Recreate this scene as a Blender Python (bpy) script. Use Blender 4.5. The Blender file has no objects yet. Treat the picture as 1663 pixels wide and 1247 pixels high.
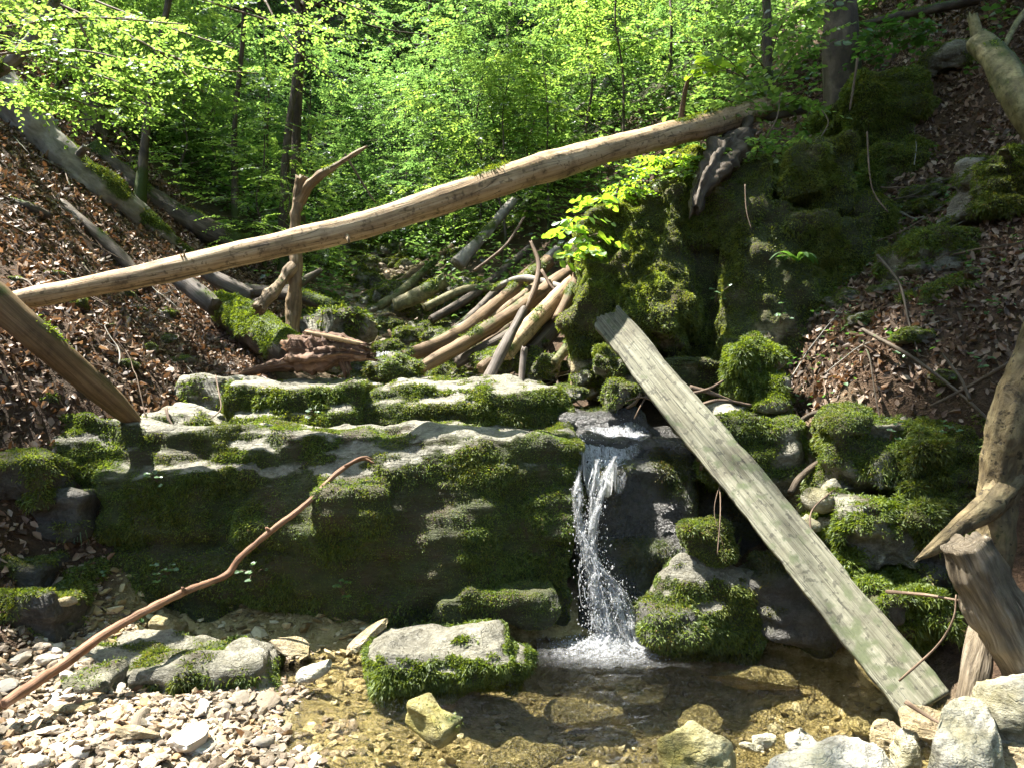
import bpy, math, random
import numpy as np
from mathutils import Vector, Matrix

R0 = np.random.default_rng(7)
random.seed(7)
scene = bpy.context.scene
COL = scene.collection
EYE = 1.5
F = 1249.0
UP = np.array([0., 0., 1.])
SUN = np.array([-0.42, 0.09, 0.90]); SUN /= np.linalg.norm(SUN)

def P(px, py, d):
    """a point d metres in front of the camera position, given by where the photograph (1663x1247) shows it"""
    return np.array([(px - 831.5) / F * d, d, EYE + (623.5 - py) / F * d])

# ------------------------------------------------------------------ numpy helpers
def nrm(a):
    return a / np.maximum(np.linalg.norm(a, axis=-1, keepdims=True), 1e-9)

def _hash(i, j, k, s):
    h = (i * 374761393 + j * 668265263 + k * 2147483647 + s * 1274126177) & 0xFFFFFFFF
    h = ((h ^ (h >> 13)) * 1274126177) & 0xFFFFFFFF
    h = ((h ^ (h >> 15)) * 2246822519) & 0xFFFFFFFF
    return ((h ^ (h >> 16)) & 0xFFFF) / 32767.5 - 1.0

def noise(p, s=0):
    p = np.asarray(p, float)
    i = np.floor(p).astype(np.int64); f = p - i
    u = f * f * f * (f * (f * 6 - 15) + 10)
    r = 0
    for a in (0, 1):
        wa = u[..., 0] if a else 1 - u[..., 0]
        for b in (0, 1):
            wb = u[..., 1] if b else 1 - u[..., 1]
            for c in (0, 1):
                wc = u[..., 2] if c else 1 - u[..., 2]
                r = r + wa * wb * wc * _hash(i[..., 0] + a, i[..., 1] + b, i[..., 2] + c, s)
    return r

def fbm(p, sc=1.0, octv=4, s=0, gain=.5):
    p = np.asarray(p, float) * sc; r = 0; a = 1.0
    for o in range(octv):
        r = r + a * noise(p + 17.3 * o, s + o); p = p * 2.03; a *= gain
    return r

def sstep(x, a, b):
    t = np.clip((x - a) / (b - a), 0, 1); return t * t * (3 - 2 * t)

def vnormals(v, f):
    n = np.zeros_like(v)
    a, b, c = v[f[:, 0]], v[f[:, 1]], v[f[:, 2]]
    fn = np.cross(b - a, c - a)
    if f.shape[1] == 4:
        fn = fn + np.cross(c - a, v[f[:, 3]] - a)
    for k in range(f.shape[1]):
        for ax in range(3):
            n[:, ax] += np.bincount(f[:, k], fn[:, ax], len(v))
    return nrm(n)

# ------------------------------------------------------------------ objects
def mesh(name, v, f, m=None, smooth=True, attrs=None, uv=None):
    """v (n,3); f an (m,k) array or a list of such arrays"""
    fs = f if isinstance(f, list) else [f]
    me = bpy.data.meshes.new(name)
    v = np.ascontiguousarray(v, dtype=np.float32)
    me.vertices.add(len(v)); me.vertices.foreach_set('co', v.ravel())
    idx = np.concatenate([x.ravel() for x in fs]).astype(np.int32)
    tot = np.concatenate([np.full(len(x), x.shape[1], np.int32) for x in fs])
    st = np.concatenate([[0], np.cumsum(tot)[:-1]]).astype(np.int32)
    me.loops.add(len(idx)); me.loops.foreach_set('vertex_index', idx)
    me.polygons.add(len(tot)); me.polygons.foreach_set('loop_start', st); me.polygons.foreach_set('loop_total', tot)
    me.polygons.foreach_set('use_smooth', np.full(len(tot), smooth, dtype=bool))
    if uv is not None:
        l = me.uv_layers.new(name='UVMap'); l.data.foreach_set('uv', np.ascontiguousarray(uv[idx], dtype=np.float32).ravel())
    for k, a in (attrs or {}).items():
        at = me.attributes.new(k, 'FLOAT', 'POINT'); at.data.foreach_set('value', np.ascontiguousarray(a, dtype=np.float32))
    me.update()
    if m: me.materials.append(m)
    return me

def link(name, me, parent=None, loc=None):
    o = bpy.data.objects.new(name, me); COL.objects.link(o)
    if loc is not None: o.location = Vector(loc)
    if parent: o.parent = parent
    return o

def empty(name, loc=(0, 0, 0)):
    o = bpy.data.objects.new(name, None); COL.objects.link(o); o.location = Vector(loc); o.empty_display_size = .1
    return o

def tag(o, label=None, cat=None, group=None, kind=None):
    if label: o['label'] = label
    if cat: o['category'] = cat
    if group: o['group'] = group
    if kind: o['kind'] = kind
    return o

def thing_mesh(name, label, cat, v, f, m, center=None, group=None, parts=(), **kw):
    """a thing whose root is an Empty at c; v in world coordinates"""
    v = np.asarray(v); c = np.array([v[:, 0].mean(), v[:, 1].mean(), v[:, 2].min()]) if center is None else np.asarray(center)
    o = link(name, mesh(name, v - c, f, m, **kw), loc=c)
    tag(o, label, cat, group)
    return o, c

def child(name, o, c, v, f, m, label=None, kind=None, **kw):
    ch = link(name, mesh(name, v - c, f, m, **kw), parent=o)
    tag(ch, label, kind=kind)
    return ch

def merge(lst):
    vs, fs, n = [], {}, 0
    for v, f in lst:
        for x in (f if isinstance(f, list) else [f]):
            fs.setdefault(x.shape[1], []).append(x + n)
        vs.append(v); n += len(v)
    return np.concatenate(vs), [np.concatenate(x) for x in fs.values()]

# ------------------------------------------------------------------ materials
class NT:
    def __init__(s, name):
        s.m = bpy.data.materials.new(name); s.m.use_nodes = True
        s.t = s.m.node_tree; s.t.nodes.clear(); s.out = s.n('ShaderNodeOutputMaterial')
    def n(s, typ, ins=None, **kw):
        x = s.t.nodes.new(typ)
        for k, v in kw.items(): setattr(x, k, v)
        for k, v in (ins or {}).items():
            if isinstance(v, bpy.types.NodeSocket): s.t.links.new(v, x.inputs[k])
            else: x.inputs[k].default_value = v
        return x
    def pos(s): return s.n('ShaderNodeNewGeometry').outputs['Position']
    def objc(s): return s.n('ShaderNodeTexCoord').outputs['Object']
    def noise(s, vec, scale, detail=4, rough=.55, dist=0):
        return s.n('ShaderNodeTexNoise', {'Vector': vec, 'Scale': scale, 'Detail': detail, 'Roughness': rough, 'Distortion': dist}).outputs[0]
    def mapv(s, vec, sc=(1, 1, 1), loc=(0, 0, 0)):
        return s.n('ShaderNodeMapping', {'Vector': vec, 'Scale': sc, 'Location': loc}).outputs[0]
    def ramp(s, fac, stops, interp='LINEAR'):
        r = s.n('ShaderNodeValToRGB', {'Fac': fac}); r.color_ramp.interpolation = interp
        e = r.color_ramp.elements
        while len(e) < len(stops): e.new(.5)
        for k, (p, c) in zip(e, stops):
            k.position = p; k.color = (c, c, c, 1) if isinstance(c, (int, float)) else (*c, 1)
        return r.outputs[0]
    def mix(s, fac, a, b, mode='MIX'):
        x = s.n('ShaderNodeMix', data_type='RGBA', blend_type=mode)
        for k, v in ((0, fac), (6, a), (7, b)):
            if isinstance(v, bpy.types.NodeSocket): s.t.links.new(v, x.inputs[k])
            else: x.inputs[k].default_value = (*v, 1) if isinstance(v, tuple) else v
        return x.outputs[2]
    def math(s, op, a, b=0.0, clamp=False):
        return s.n('ShaderNodeMath', {0: a, 1: b}, operation=op, use_clamp=clamp).outputs[0]
    def attr(s, name): return s.n('ShaderNodeAttribute', attribute_name=name).outputs['Fac']
    def island(s): return s.n('ShaderNodeNewGeometry').outputs['Random Per Island']
    def bump(s, h, strength=.5, dist=.02):
        return s.n('ShaderNodeBump', {'Height': h, 'Strength': strength, 'Distance': dist}).outputs[0]
    def done(s, sh, vol=None):
        s.t.links.new(sh, s.out.inputs[0]); return s.m
    def bsdf(s, **k):
        x = s.n('ShaderNodeBsdfPrincipled')
        for a, v in k.items():
            a = {'color': 'Base Color', 'rough': 'Roughness', 'normal': 'Normal', 'spec': 'Specular IOR Level', 'alpha': 'Alpha', 'coat': 'Coat Weight', 'coatr': 'Coat Roughness'}.get(a, a)
            if isinstance(v, bpy.types.NodeSocket): s.t.links.new(v, x.inputs[a])
            else: x.inputs[a].default_value = (*v, 1) if isinstance(v, tuple) else v
        return x.outputs[0]

def mat_leaf(name, stops, trans, tw=.55, rough=.45, gl=.07, patch=None):
    n = NT(name); i = n.island()
    ob = n.n('ShaderNodeObjectInfo').outputs['Random']
    c = n.ramp(i, stops)
    if patch:
        p = n.pos()
        c = n.mix(n.ramp(n.noise(p, 3.6, 4, .6), [(.42, 0.0), (.62, .85)]), c, n.mix(1.0, c, patch, 'MULTIPLY'))
        c = n.mix(n.ramp(n.noise(p, 11, 3, .6), [(.35, .55), (.6, .0)]), c, n.mix(1.0, c, (.5, .62, .5), 'MULTIPLY'))
    else: c = n.mix(n.math('MULTIPLY', ob, .35), c, n.mix(1.0, c, (1.35, 1.0, .6), 'MULTIPLY'))
    t = n.mix(1.0, c, trans, 'MULTIPLY')
    a = n.n('ShaderNodeBsdfDiffuse', {'Color': c}).outputs[0]
    b = n.n('ShaderNodeBsdfTranslucent', {'Color': t}).outputs[0]
    m = n.n('ShaderNodeMixShader', {0: tw, 1: a, 2: b}).outputs[0]
    g = n.n('ShaderNodeBsdfGlossy', {'Color': (.9, .95, 1, 1), 'Roughness': rough}).outputs[0]
    return n.done(n.n('ShaderNodeMixShader', {0: gl, 1: m, 2: g}).outputs[0])

GREEN = [(0, (.048, .082, .024)), (.4, (.074, .122, .032)), (.75, (.10, .155, .042)), (1, (.13, .18, .055))]
M = {}
M['leaf'] = mat_leaf('beech_leaf', GREEN, (3.05, 3.25, 1.9), .6)
M['leaf_far'] = mat_leaf('slope_leaf', [(0, (.034, .064, .024)), (.5, (.056, .098, .033)), (1, (.085, .13, .045))], (3.0, 3.35, 2.1), .58)
M['leaf_bright'] = mat_leaf('lime_leaf', [(0, (.07, .15, .02)), (.5, (.095, .19, .025)), (1, (.13, .22, .03))], (3.4, 2.9, 1.3), .62)
M['herb'] = mat_leaf('herb_leaf', [(0, (.03, .085, .02)), (.6, (.055, .13, .03)), (1, (.08, .16, .035))], (2.4, 2.4, 1.4), .45)
M['moss'] = mat_leaf('moss_fronds', [(0, (.055, .078, .017)), (.35, (.095, .135, .024)), (.7, (.145, .195, .034)), (.95, (.19, .24, .045)), (1, (.20, .14, .045))], (1.9, 1.9, .9), .42, .6, .03, (.95, .80, .6))
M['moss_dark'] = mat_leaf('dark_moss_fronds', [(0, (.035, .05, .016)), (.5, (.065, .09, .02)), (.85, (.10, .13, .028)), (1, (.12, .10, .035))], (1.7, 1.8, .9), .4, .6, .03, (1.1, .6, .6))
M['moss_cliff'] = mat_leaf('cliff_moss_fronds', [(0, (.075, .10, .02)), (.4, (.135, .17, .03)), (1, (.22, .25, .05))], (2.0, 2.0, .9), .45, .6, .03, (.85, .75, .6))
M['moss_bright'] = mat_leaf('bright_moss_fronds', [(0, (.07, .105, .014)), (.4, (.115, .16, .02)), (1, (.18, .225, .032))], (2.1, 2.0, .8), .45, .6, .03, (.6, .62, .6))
def mat_litter():
    n = NT('dead_leaf'); i = n.island()
    c = n.ramp(i, [(0, (.05, .034, .022)), (.3, (.125, .08, .052)), (.55, (.22, .145, .095)), (.8, (.29, .205, .142)), (1, (.40, .32, .25))])
    c = n.mix(n.ramp(n.noise(n.pos(), 2.2, 4, .6), [(.42, 0.0), (.62, .75)]), c, n.mix(1.0, c, (.5, .48, .46), 'MULTIPLY'))
    a = n.bsdf(color=c, rough=.5, spec=.35)
    b = n.n('ShaderNodeBsdfTranslucent', {'Color': n.mix(1.0, c, (1.1, .8, .5), 'MULTIPLY')}).outputs[0]
    return n.done(n.n('ShaderNodeMixShader', {0: .22, 1: a, 2: b}).outputs[0])
M['litter'] = mat_litter()

def mat_rock(name, lo, mid, hi, mossc=(.05, .058, .018), strata=6.0, wet=0.0, yellow=.0, rough=.75, crack=.10):
    n = NT(name); p = n.pos()
    st = n.mapv(p, (1, 1, strata))
    a = n.noise(st, 1.6, 8, .62, .4); b = n.noise(p, 9, 6, .65); c = n.noise(p, 45, 4, .7)
    col = n.ramp(a, [(.3, lo), (.5, mid), (.72, hi)])
    col = n.mix(n.ramp(b, [(.42, 0.0), (.62, .85)]), col, tuple(x * .38 for x in mid))
    col = n.mix(n.ramp(n.noise(p, 150, 3, .7), [(.3, .6), (.5, 0.0)]), col, tuple(x * .3 for x in mid))
    col = n.mix(n.ramp(c, [(.45, 0.0), (.75, .5)]), col, tuple(min(x * 1.25, .8) for x in hi))
    if yellow: col = n.mix(n.ramp(n.noise(p, 3.3, 3), [(.45, 0.0), (.62, yellow)]), col, (.32, .27, .05))
    mo = n.attr('moss'); we = n.attr('wet')
    mf = n.math('ADD', mo, n.math('MULTIPLY', n.math('SUBTRACT', b, .5), .7))
    mfac = n.ramp(mf, [(.3, 0.0), (.6, 1.0)])
    mc = n.ramp(c, [(.3, tuple(x * .5 for x in mossc)), (.7, tuple(x * 1.5 for x in mossc))])
    mc = n.mix(n.ramp(n.noise(p, 4.5, 4), [(.45, 0.0), (.65, .8)]), mc, (.065, .045, .024))
    col = n.mix(mfac, col, mc)
    col = n.mix(n.math('MULTIPLY', we, .62), col, n.mix(1.0, col, (.22, .23, .26), 'MULTIPLY'))
    r = n.math('ADD', n.math('MULTIPLY', n.math('SUBTRACT', 1.0, we), rough - .22), n.math('ADD', .2, n.math('MULTIPLY', mfac, .12)))
    h = n.math('ADD', n.math('MULTIPLY', n.noise(st, 11, 8, .68), .7), n.math('MULTIPLY', c, .35))
    wv = n.n('ShaderNodeVectorMath', {0: n.mapv(p, (1, 1, 2.2)), 1: n.n('ShaderNodeTexNoise', {'Vector': p, 'Scale': 5.0, 'Detail': 4}).outputs[1]}, operation='ADD').outputs[0]
    cr = n.n('ShaderNodeTexVoronoi', {'Vector': wv, 'Scale': 2.6}, feature='DISTANCE_TO_EDGE').outputs['Distance']
    h = n.math('SUBTRACT', h, n.math('MULTIPLY', n.ramp(cr, [(0, 1.0), (.03, 0.0)]), crack))
    return n.done(n.bsdf(color=col, rough=r, normal=n.bump(h, 1.0, .05), spec=n.math('ADD', .35, n.math('MULTIPLY', we, .3))))
M['rock'] = mat_rock('limestone', (.12, .11, .08), (.24, .225, .165), (.40, .385, .32), rough=.6)
M['rock_dark'] = mat_rock('shaded_wet_limestone', (.030, .029, .027), (.062, .058, .05), (.12, .115, .10), strata=1.5, crack=.0)  # dark tones stand in for shade around the recess, besides the wetness
M['rock_tan'] = mat_rock('tan_limestone', (.22, .165, .09), (.38, .30, .18), (.50, .43, .30), yellow=.25)
M['rock_white'] = mat_rock('pale_dry_limestone', (.36, .33, .25), (.52, .49, .40), (.62, .60, .52), strata=2.5, yellow=.45)
M['rock_gold'] = mat_rock('golden_wet_stone', (.12, .095, .035), (.29, .235, .10), (.46, .39, .21), strata=2.0)
M['rock_yellow'] = mat_rock('ochre_limestone', (.26, .21, .05), (.40, .35, .14), (.5, .47, .3), strata=2.5, yellow=.8)
def mat_gravel(name, stops):
    n = NT(name); i = n.island(); p = n.objc()
    ob = n.n('ShaderNodeObjectInfo').outputs['Random']
    c = n.ramp(n.n('ShaderNodeMath', {0: n.math('ADD', i, ob), 1: 1.0}, operation='FRACT').outputs[0], stops)
    a = n.noise(p, 60, 5, .65)
    c = n.mix(n.ramp(a, [(.4, .0), (.72, .6)]), c, n.mix(1.0, c, (.6, .55, .5), 'MULTIPLY'))
    return n.done(n.bsdf(color=c, rough=.7, normal=n.bump(n.noise(p, 110, 4), .4, .006)))
M['gravel'] = mat_gravel('gravel_chips', [(0, (.075, .055, .034)), (.2, (.17, .125, .08)), (.45, (.26, .21, .145)), (.7, (.34, .285, .215)), (.82, (.26, .15, .06)), (.9, (.29, .235, .155)), (1, (.46, .41, .33))])
M['chip'] = mat_gravel('limestone_chips', [(0, (.22, .175, .12)), (.3, (.36, .31, .245)), (.6, (.46, .42, .35)), (.85, (.54, .50, .44)), (.93, (.36, .20, .07)), (1, (.28, .25, .18))])
M['bedstone'] = mat_gravel('streambed_stones', [(0, (.10, .078, .036)), (.4, (.27, .21, .095)), (.8, (.42, .34, .175)), (1, (.48, .43, .29))])

def mat_wood(name, lo, mid, hi, grain=(26, 1.6), mossc=(.07, .10, .015), rough=.7, spots=.0, bumpd=.012, crack=0.0, blotch=.7):
    n = NT(name); uv = n.n('ShaderNodeUVMap').outputs[0]; p = n.pos()
    g = n.noise(n.mapv(uv, (grain[0], grain[1], 1)), 1.0, 8, .62, .6)
    g2 = n.noise(n.mapv(uv, (grain[0] * 3.5, grain[1] * 1.5, 1)), 1.0, 5, .6)
    col = n.ramp(g, [(.28, lo), (.5, mid), (.72, hi)])
    col = n.mix(n.ramp(g2, [(.5, 0.0), (.72, .55)]), col, tuple(x * .5 for x in lo))
    big = n.noise(p, 2.4, 5, .6)
    col = n.mix(n.ramp(big, [(.45, 0.0), (.7, .7)]), col, n.mix(1.0, col, (.62, .55, .45), 'MULTIPLY'))
    gg = n.noise(n.mapv(p, (1, 1, 1)), 6.5, 5, .65)
    col = n.mix(n.ramp(gg, [(.5, 0.0), (.68, blotch)]), col, n.mix(1.0, col, (.42, .40, .38), 'MULTIPLY'))
    if crack:
        ck = n.noise(n.mapv(uv, (grain[0] * .8, .7, 1)), 1.0, 3, .5, .8)
        ckf = n.ramp(ck, [(.485, 0.0), (.5, crack), (.515, 0.0)])
        col = n.mix(ckf, col, tuple(x * .15 for x in lo))
    if spots: col = n.mix(n.ramp(n.noise(p, 30, 3), [(.58, 0.0), (.64, spots)]), col, tuple(x * .25 for x in lo))
    mo = n.attr('moss')
    mf = n.ramp(n.math('ADD', mo, n.math('MULTIPLY', n.math('SUBTRACT', n.noise(p, 14, 4), .5), .8)), [(.38, 0.0), (.62, 1.0)])
    col = n.mix(mf, col, n.mix(n.noise(p, 60, 3), tuple(x * .5 for x in mossc), mossc))
    h = n.math('ADD', g, n.math('MULTIPLY', g2, .5))
    return n.done(n.bsdf(color=col, rough=rough, normal=n.bump(h, .7, bumpd), spec=.3))
M['log'] = mat_wood('bare_weathered_wood', (.22, .145, .07), (.40, .285, .165), (.56, .44, .29), (22, 1.3), spots=.6, crack=.9, blotch=.8)
M['oldlog'] = mat_wood('old_brown_wood', (.07, .045, .022), (.16, .105, .055), (.27, .19, .11), (24, 1.6), mossc=(.06, .075, .014))
M['greywood'] = mat_wood('grey_wet_wood', (.05, .042, .034), (.12, .10, .085), (.22, .195, .17), (24, 1.6))
M['oldgrey'] = mat_wood('rotten_grey_wood', (.04, .03, .02), (.15, .12, .08), (.33, .28, .21), (36, 5), bumpd=.03)
M['plank'] = mat_wood('silvered_plank', (.06, .058, .038), (.145, .142, .10), (.26, .255, .195), (42, 1.1), mossc=(.10, .115, .06), rough=.7, spots=.6, bumpd=.014, crack=.9)
M['bark'] = mat_wood('rough_bark', (.035, .028, .02), (.085, .066, .046), (.17, .14, .105), (16, 5), mossc=(.05, .075, .012), bumpd=.02)
M['greybark'] = mat_wood('smooth_grey_bark', (.11, .10, .085), (.22, .205, .175), (.36, .34, .30), (9, 5), mossc=(.055, .08, .012), bumpd=.01)
M['yellowbark'] = mat_wood('yellowish_bark', (.075, .07, .03), (.17, .155, .07), (.29, .265, .14), (11, 16), mossc=(.05, .075, .012), spots=.4)
M['platebark'] = mat_wood('flaking_bark', (.06, .045, .024), (.16, .125, .065), (.29, .24, .13), (12, 9), mossc=(.05, .075, .012), spots=.8, bumpd=.03)
M['twig'] = mat_wood('brown_twig', (.075, .05, .033), (.165, .115, .078), (.29, .215, .155), (60, 4))
M['stick'] = mat_wood('peeled_stick', (.15, .075, .04), (.27, .15, .09), (.42, .29, .2), (50, 3))
M['snag'] = mat_wood('dead_brown_wood', (.075, .052, .028), (.19, .135, .075), (.36, .275, .175), (26, 3), mossc=(.08, .10, .02), bumpd=.02)
M['torn'] = mat_wood('torn_red_wood', (.03, .017, .011), (.12, .065, .038), (.29, .18, .11), (34, 4), bumpd=.02)

def mat_ground():
    n = NT('forest_floor'); p = n.pos()
    a = n.noise(p, 3, 8, .65); b = n.noise(p, 26, 6, .7); c = n.noise(p, 90, 3)
    col = n.ramp(b, [(.3, (.025, .016, .010)), (.5, (.07, .042, .025)), (.7, (.14, .085, .05))])
    col = n.mix(n.ramp(a, [(.4, 0.0), (.65, .6)]), col, (.04, .03, .018))
    gv = n.attr('gravel'); wt = n.attr('wet')
    gc = n.ramp(b, [(.3, (.13, .095, .055)), (.5, (.25, .20, .135)), (.72, (.38, .33, .25))])
    bc = n.ramp(n.noise(p, 16, 8, .72), [(.3, (.11, .088, .036)), (.48, (.27, .215, .095)), (.7, (.46, .385, .2))])
    gc = n.mix(wt, gc, bc)
    col = n.mix(gv, col, gc)
    gr = n.attr('green')
    col = n.mix(gr, col, n.ramp(b, [(.35, (.012, .025, .008)), (.7, (.035, .06, .014))]))
    h = n.math('ADD', b, n.math('MULTIPLY', c, .5))
    return n.done(n.bsdf(color=col, rough=.85, normal=n.bump(h, .9, .04), spec=.2))
M['ground'] = mat_ground()

def mat_water(name, tint=(.93, .93, .84), sc=14, bumpd=.012, strength=.5):
    n = NT(name); p = n.pos()
    rip = n.attr('ripple')
    h1 = n.noise(n.mapv(p, (1, 1.6, 1)), sc, 4, .55, .8); h2 = n.noise(n.mapv(p, (1, 1.4, 1)), sc * 3.4, 3, .6, .5)
    h = n.math('ADD', n.math('MULTIPLY', h1, n.math('ADD', .5, rip)), n.math('MULTIPLY', h2, n.math('ADD', .12, n.math('MULTIPLY', rip, 1.4))))
    bp = n.bump(h, strength, bumpd)
    t = n.n('ShaderNodeBsdfTransparent', {'Color': (*tint, 1)}).outputs[0]
    g = n.n('ShaderNodeBsdfGlossy', {'Color': (1, 1, 1, 1), 'Roughness': .03, 'Normal': bp}).outputs[0]
    fr = n.n('ShaderNodeFresnel', {'IOR': 1.45, 'Normal': bp}).outputs[0]
    return n.done(n.n('ShaderNodeMixShader', {0: fr, 1: t, 2: g}).outputs[0])
M['water'] = mat_water('clear_water', (.95, .94, .84), 13, .05, 1.0)
def mat_falling(name, dens=.5, white=.85):
    n = NT(name)
    d = n.n('ShaderNodeBsdfDiffuse', {'Color': (white, white, white, 1)}).outputs[0]
    t = n.n('ShaderNodeBsdfTranslucent', {'Color': (white, white, white, 1)}).outputs[0]
    g = n.n('ShaderNodeBsdfGlossy', {'Color': (1, 1, 1, 1), 'Roughness': .08}).outputs[0]
    tr = n.n('ShaderNodeBsdfTransparent', {'Color': (.95, .97, 1, 1)}).outputs[0]
    a = n.n('ShaderNodeMixShader', {0: .5, 1: d, 2: t}).outputs[0]
    b = n.n('ShaderNodeMixShader', {0: .25, 1: a, 2: g}).outputs[0]
    return n.done(n.n('ShaderNodeMixShader', {0: dens, 1: tr, 2: b}).outputs[0])
M['falls'] = mat_falling('falling_water', .42)
M['drops'] = mat_falling('water_drops', .6)
M['foam'] = mat_falling('white_foam', .6)
def mat_flow(name, sc=(34, 9, 1), lo=.44, hi=.62, fine=90, gain=.9):
    n = NT(name); uv = n.n('ShaderNodeUVMap').outputs[0]
    a = n.noise(n.mapv(uv, sc), 1, 6, .65, 1.2); b = n.noise(uv, fine, 4, .7)
    w = n.math('MULTIPLY', n.ramp(n.math('ADD', n.math('MULTIPLY', a, .6), n.math('MULTIPLY', b, .4)), [(lo, .0), (hi, gain)]), n.attr('foam'))
    bp = n.bump(n.math('ADD', a, n.math('MULTIPLY', b, .6)), .9, .03)
    t = n.n('ShaderNodeBsdfTransparent', {'Color': (.93, .95, .94, 1)}).outputs[0]
    g = n.n('ShaderNodeBsdfGlossy', {'Roughness': .1, 'Normal': bp, 'Color': (1, 1, 1, 1)}).outputs[0]
    d = n.n('ShaderNodeBsdfDiffuse', {'Color': (.85, .87, .9, 1), 'Normal': bp}).outputs[0]
    tl = n.n('ShaderNodeBsdfTranslucent', {'Color': (.85, .87, .9, 1), 'Normal': bp}).outputs[0]
    d = n.n('ShaderNodeMixShader', {0: .45, 1: d, 2: tl}).outputs[0]
    fr = n.n('ShaderNodeFresnel', {'IOR': 1.34, 'Normal': bp}).outputs[0]
    x = n.n('ShaderNodeMixShader', {0: fr, 1: t, 2: g}).outputs[0]
    return n.done(n.n('ShaderNodeMixShader', {0: w, 1: x, 2: d}).outputs[0])
M['flow'] = mat_flow('running_water_sheet', (40, 12, 1), .38, .56, 90, 1.0)
M['ribbon'] = mat_flow('falling_water_sheet', (64, 8, 1), .40, .57, 110, .9)
M['foamsheet'] = mat_flow('foaming_water', (26, 30, 1), .40, .60, 110, 1.0)

# ------------------------------------------------------------------ terrain
CP = [(-1.5, 2.5, .09), (-.8, 2.5, .08), (-.42, 2.6, .0), (-.75, 3.05, .0), (-1.05, 3.45, .0), (-.05, 2.6, -.12), (.5, 3.2, -.2), (1.2, 3.4, -.22), (.3, 4.2, -.28), (1.2, 4.3, -.3), (-.5, 3.5, -.09), (-.1, 3.1, -.14),
      (-1.3, 3.1, .07), (-1.2, 3.6, .07), (-1.8, 3.9, .08), (-1.2, 4.4, .02), (-2.0, 4.5, .1), (-.3, 4.4, -.15), (1.9, 3.4, -.1), (1.2, 2.6, -.02), (1.7, 2.75, .06), (.5, 2.5, -.18),
      (2.3, 2.7, .35), (2.2, 3.3, .15), (2.6, 3.3, .55), (2.7, 3.8, .9), (2.1, 4.2, .1), (0, 0, .1), (-2, 0, .3), (2, 0, .3), (-2.5, 3.0, .3), (-2.9, 3.5, .75), (-3.0, 4.2, 1.25), (-2.55, 4.1, .5),
      (-1, 5, .75), (0, 5, .7), (1, 5, .3), (1.7, 4.9, .3), (-1, 6, 1.25), (0, 6, 1.25), (.7, 5.9, 1.15), (-.9, 7.3, 1.5), (-.3, 7.5, 1.55), (.3, 7.3, 1.6), (-1.4, 9, 2.35), (-2.4, 12, 3.4), (-3.6, 16, 5.0), (-.2, 12, 4.2),
      (-8, 8, 7), (-12, 8, 11), (-6, 12, 6.2), (-4.7, 12, 4.7), (-10, 14, 10), (-6, 16, 6.8), (-14, 20, 15), (-5, 20, 8), (-5, 3, 3.2), (-6, 0, 4), (-9, 2, 7),
      (6, 6, 6.2), (9, 6, 9), (6, 3, 4.4), (4, 2, 1.9), (8, 0, 6), (6, 12, 9), (10, 14, 14), (3, 16, 9), (1, 16, 6.5),
      (-2, 25, 9), (0, 25, 10.5), (5, 25, 16), (-8, 25, 14), (0, 40, 26), (-15, 40, 30), (15, 40, 34), (-25, 25, 26), (25, 25, 32), (25, 10, 24), (-25, 5, 22),
      (0, -6, -.4), (4, -6, 2.5), (-4, -6, 2.5), (10, -8, 9), (-10, -8, 9), (0, -20, .5), (20, -20, 18), (-20, -20, 18), (0, 60, 42), (40, 60, 60), (-40, 60, 55), (40, 0, 36), (-40, 0, 34)]
for a in [(200, 640, 4.8), (400, 600, 6.2), (100, 530, 5.0), (0, 440, 5.2), (200, 460, 6.5), (0, 215, 7), (220, 360, 8), (350, 475, 8), (330, 560, 6.6),
          (1330, 610, 5.2), (1300, 670, 4.8), (1450, 610, 4.6), (1500, 460, 5), (1600, 610, 4.2), (1663, 410, 4.8), (1560, 310, 6), (1600, 110, 6.5), (1663, 0, 6.5),
          (1250, 220, 8), (1200, 100, 10), (1000, 200, 11), (900, 360, 10), (880, 490, 8.5), (1100, 350, 7.5), (760, 470, 9.5), (440, 475, 9)]:
    CP.append(tuple(P(*a)))
CP = np.array(CP, float)
def _ker(a, b):
    r = np.linalg.norm(a[:, None, :] - b[None, :, :], axis=2); return r
def _fit():
    n = len(CP); A = np.zeros((n + 3, n + 3)); xy = CP[:, :2]
    A[:n, :n] = _ker(xy, xy) - np.eye(n) * .02
    A[:n, n] = 1; A[:n, n + 1:] = xy; A[n, :n] = 1; A[n + 1:, :n] = xy.T
    return np.linalg.solve(A, np.concatenate([CP[:, 2], [0, 0, 0]]))
WT = _fit()
def H0(x, y):
    q = np.stack([np.ravel(x), np.ravel(y)], 1); out = np.empty(len(q))
    for s in range(0, len(q), 20000):
        b = q[s:s + 20000]
        out[s:s + 20000] = _ker(b, CP[:, :2]) @ WT[:-3] + WT[-3] + b @ WT[-2:]
    return out.reshape(np.shape(x))
def xc(y): return -.75 - .12 * (y - 6) - .03 * (y - 6) ** 2
def gravel_mask(x, y):
    g = sstep(x, -2.35, -2.1) * (1 - sstep(x, 1.9, 2.2)) * (1 - sstep(y, 4.6, 4.9)) * sstep(y, -3, -1)
    up = np.exp(-((x - xc(y)) / .75) ** 2) * sstep(y, 5, 5.6) * (1 - sstep(y, 10, 14))
    return np.clip(g + up, 0, 1)
def H(x, y):
    x = np.asarray(x, float); y = np.asarray(y, float)
    h = H0(x, y)
    p = np.stack([x, y, np.zeros_like(x)], -1)
    g = gravel_mask(x, y)
    far = sstep(np.hypot(x, y - 4), 9, 20)
    return h + (1 - .75 * g) * (fbm(p, 1.3, 3, 5) * .07 + fbm(p, 7, 3, 9) * .025) + far * fbm(p, .25, 3, 3) * .6 + g * fbm(p, 5, 3, 11) * .02
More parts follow.
